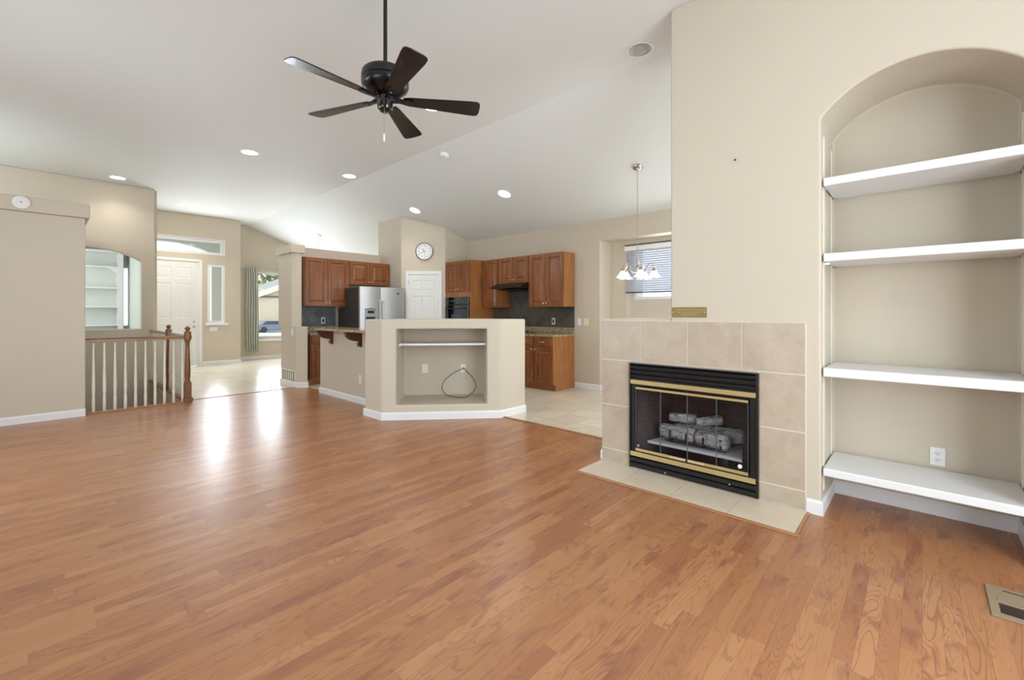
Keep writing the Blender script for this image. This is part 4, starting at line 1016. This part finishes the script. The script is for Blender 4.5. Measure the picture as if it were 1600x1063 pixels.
# ------------------------------------------------------------------ outside the dining window
gm = N('snowy_ground'); gm.color(gm.ramp(gm.noise(gm.pos(), .35, 4), [(.42, (150, 146, 140)), (.56, (232, 236, 242))])); gm.rough(.9)
gr = bpy.data.objects.new('ground', bpy.data.meshes.new('ground')); bm = B(-160, -15.0, -80, 140, -1.1, -.9); fin(bm); bm.to_mesh(gr.data); bm.free(); gr.data.materials.append(gm.m); COL.objects.link(gr); gr['kind'] = 'structure'
SID = plain('tan_siding', (196, 178, 152), .8, var=.05); ROOF = plain('grey_shingles', (150, 146, 142), .9, var=.15)
hs = thing('neighbour_house', 'tan gabled house across the street seen through the dining window', 'house', (-55.5, 24.6, -.9), 0); hs.scale = (1.7, 1.7, 1.7)
obj('wall', profile(new(), [(-4.2, 0), (4.2, 0), (4.2, 2.45), (0, 4.15), (-4.2, 2.45)], -6, 0, 'x'), SID, hs)
rf = new(); profile(rf, [(-4.6, 2.35), (0, 4.2), (4.6, 2.35), (4.6, 2.55), (0, 4.42), (-4.6, 2.55)], -6.2, .35, 'x'); obj('roof', rf, ROOF, hs)
fa = new(); profile(fa, [(-4.62, 2.22), (0, 4.1), (4.62, 2.22), (4.62, 2.58), (0, 4.45), (-4.62, 2.58)], .352, .42, 'x'); obj('fascia', fa, plain('cream_fascia', (214, 190, 164), .7), hs)
gd = obj('garage_door', panel_bm(4.9, 2.0, .05, [(.2 + 1.2 * i, 1.2 + 1.2 * i, .1 + .48 * j, .5 + .48 * j) for i in range(4) for j in range(4) if 1.2 + 1.2 * i < 4.9]), plain('garage_tan', (186, 166, 142), .6), hs)
gd.matrix_local = Matrix.Translation((.01, -2.6, 0)) @ Matrix.Rotation(R(90), 4, 'Z')
obj('band', B(.0, .06, -4.2, 4.2, 2.32, 2.45), plain('brown_band', (108, 92, 84), .7), hs)
vehicle = thing('parked_car', 'dark blue-grey car parked outside before the garage', 'car', (-53.6, 18.4, -.9), 0)
cbp = [(-2.1, .25), (2.1, .25), (2.15, .6), (2.0, .78), (1.1, .86), (.55, 1.30), (-1.1, 1.32), (-1.75, .88), (-2.1, .8)]
obj('body', profile(new(), cbp, -.85, .85, 'x'), plain('car_paint', (92, 98, 114), .3, coat=.5), vehicle, bevel=.06, seg=3)
obj('window', profile(new(), [(-1.55, .9), (.95, .9), (.5, 1.24), (-1.08, 1.26)], -.86, .86, 'x'), plain('car_glass', (34, 40, 52), .1), vehicle)
for y in (-1.35, 1.35):
    for x in (-.78, .78):
        wb = xf(lathe(new(), [(.05, -.1), (.30, -.1), (.33, -.07), (.33, .07), (.30, .1), (.05, .1)], 24), Matrix.Translation((x, y, .33)) @ Matrix.Rotation(R(90), 4, 'Y')); obj('wheel', wb, DARK, vehicle, smooth=True)
LEAF = N('autumn_foliage'); LEAF.color(LEAF.ramp(LEAF.noise(LEAF.pos(), .55, 3), [(.4, (70, 92, 62)), (.52, (110, 118, 78)), (.62, (176, 150, 92))])); LEAF.rough(.9)
BARK = plain('tree_bark', (84, 70, 58), .9, var=.2)
rn = random.Random(11)
for k, (x, y, h_, r_, lab) in enumerate(((-80, 27, 10.5, 4.4, 'bushy green tree behind the left part of the neighbour roof'), (-85, 37, 13.5, 5.4, 'taller olive green tree behind the gable of the neighbour house'), (-78, 18, 7.2, 3.7, 'low green tree left of the neighbour house'))):
    t = thing('garden_tree', lab, 'tree', (x, y, -.91), 0, 'trees behind the neighbour house')
    obj('trunk', lathe(new(), [(.22, 0), (.15, h_ * .4), (.08, h_ * .7)], 10), BARK, t)
    bm = new()
    for q in range(420):
        v = Vector((rn.gauss(0, 1), rn.gauss(0, 1), rn.gauss(0, 1))); v.normalize(); rad = r_ * rn.uniform(.35, 1) ** .5
        c = Vector((0, 0, h_ * .68)) + Vector((v.x, v.y, v.z * .8)) * rad
        s = rn.uniform(.25, .62); e1 = Vector((rn.uniform(-1, 1), rn.uniform(-1, 1), rn.uniform(-1, 1))).normalized() * s; e2 = e1.cross(v); 
        if e2.length < .01: continue
        e2 = e2.normalized() * s
        bm.faces.new([bm.verts.new(c + a) for a in (e1, e2, -e1, -e2)])
    obj('foliage', bm, LEAF.m, t)
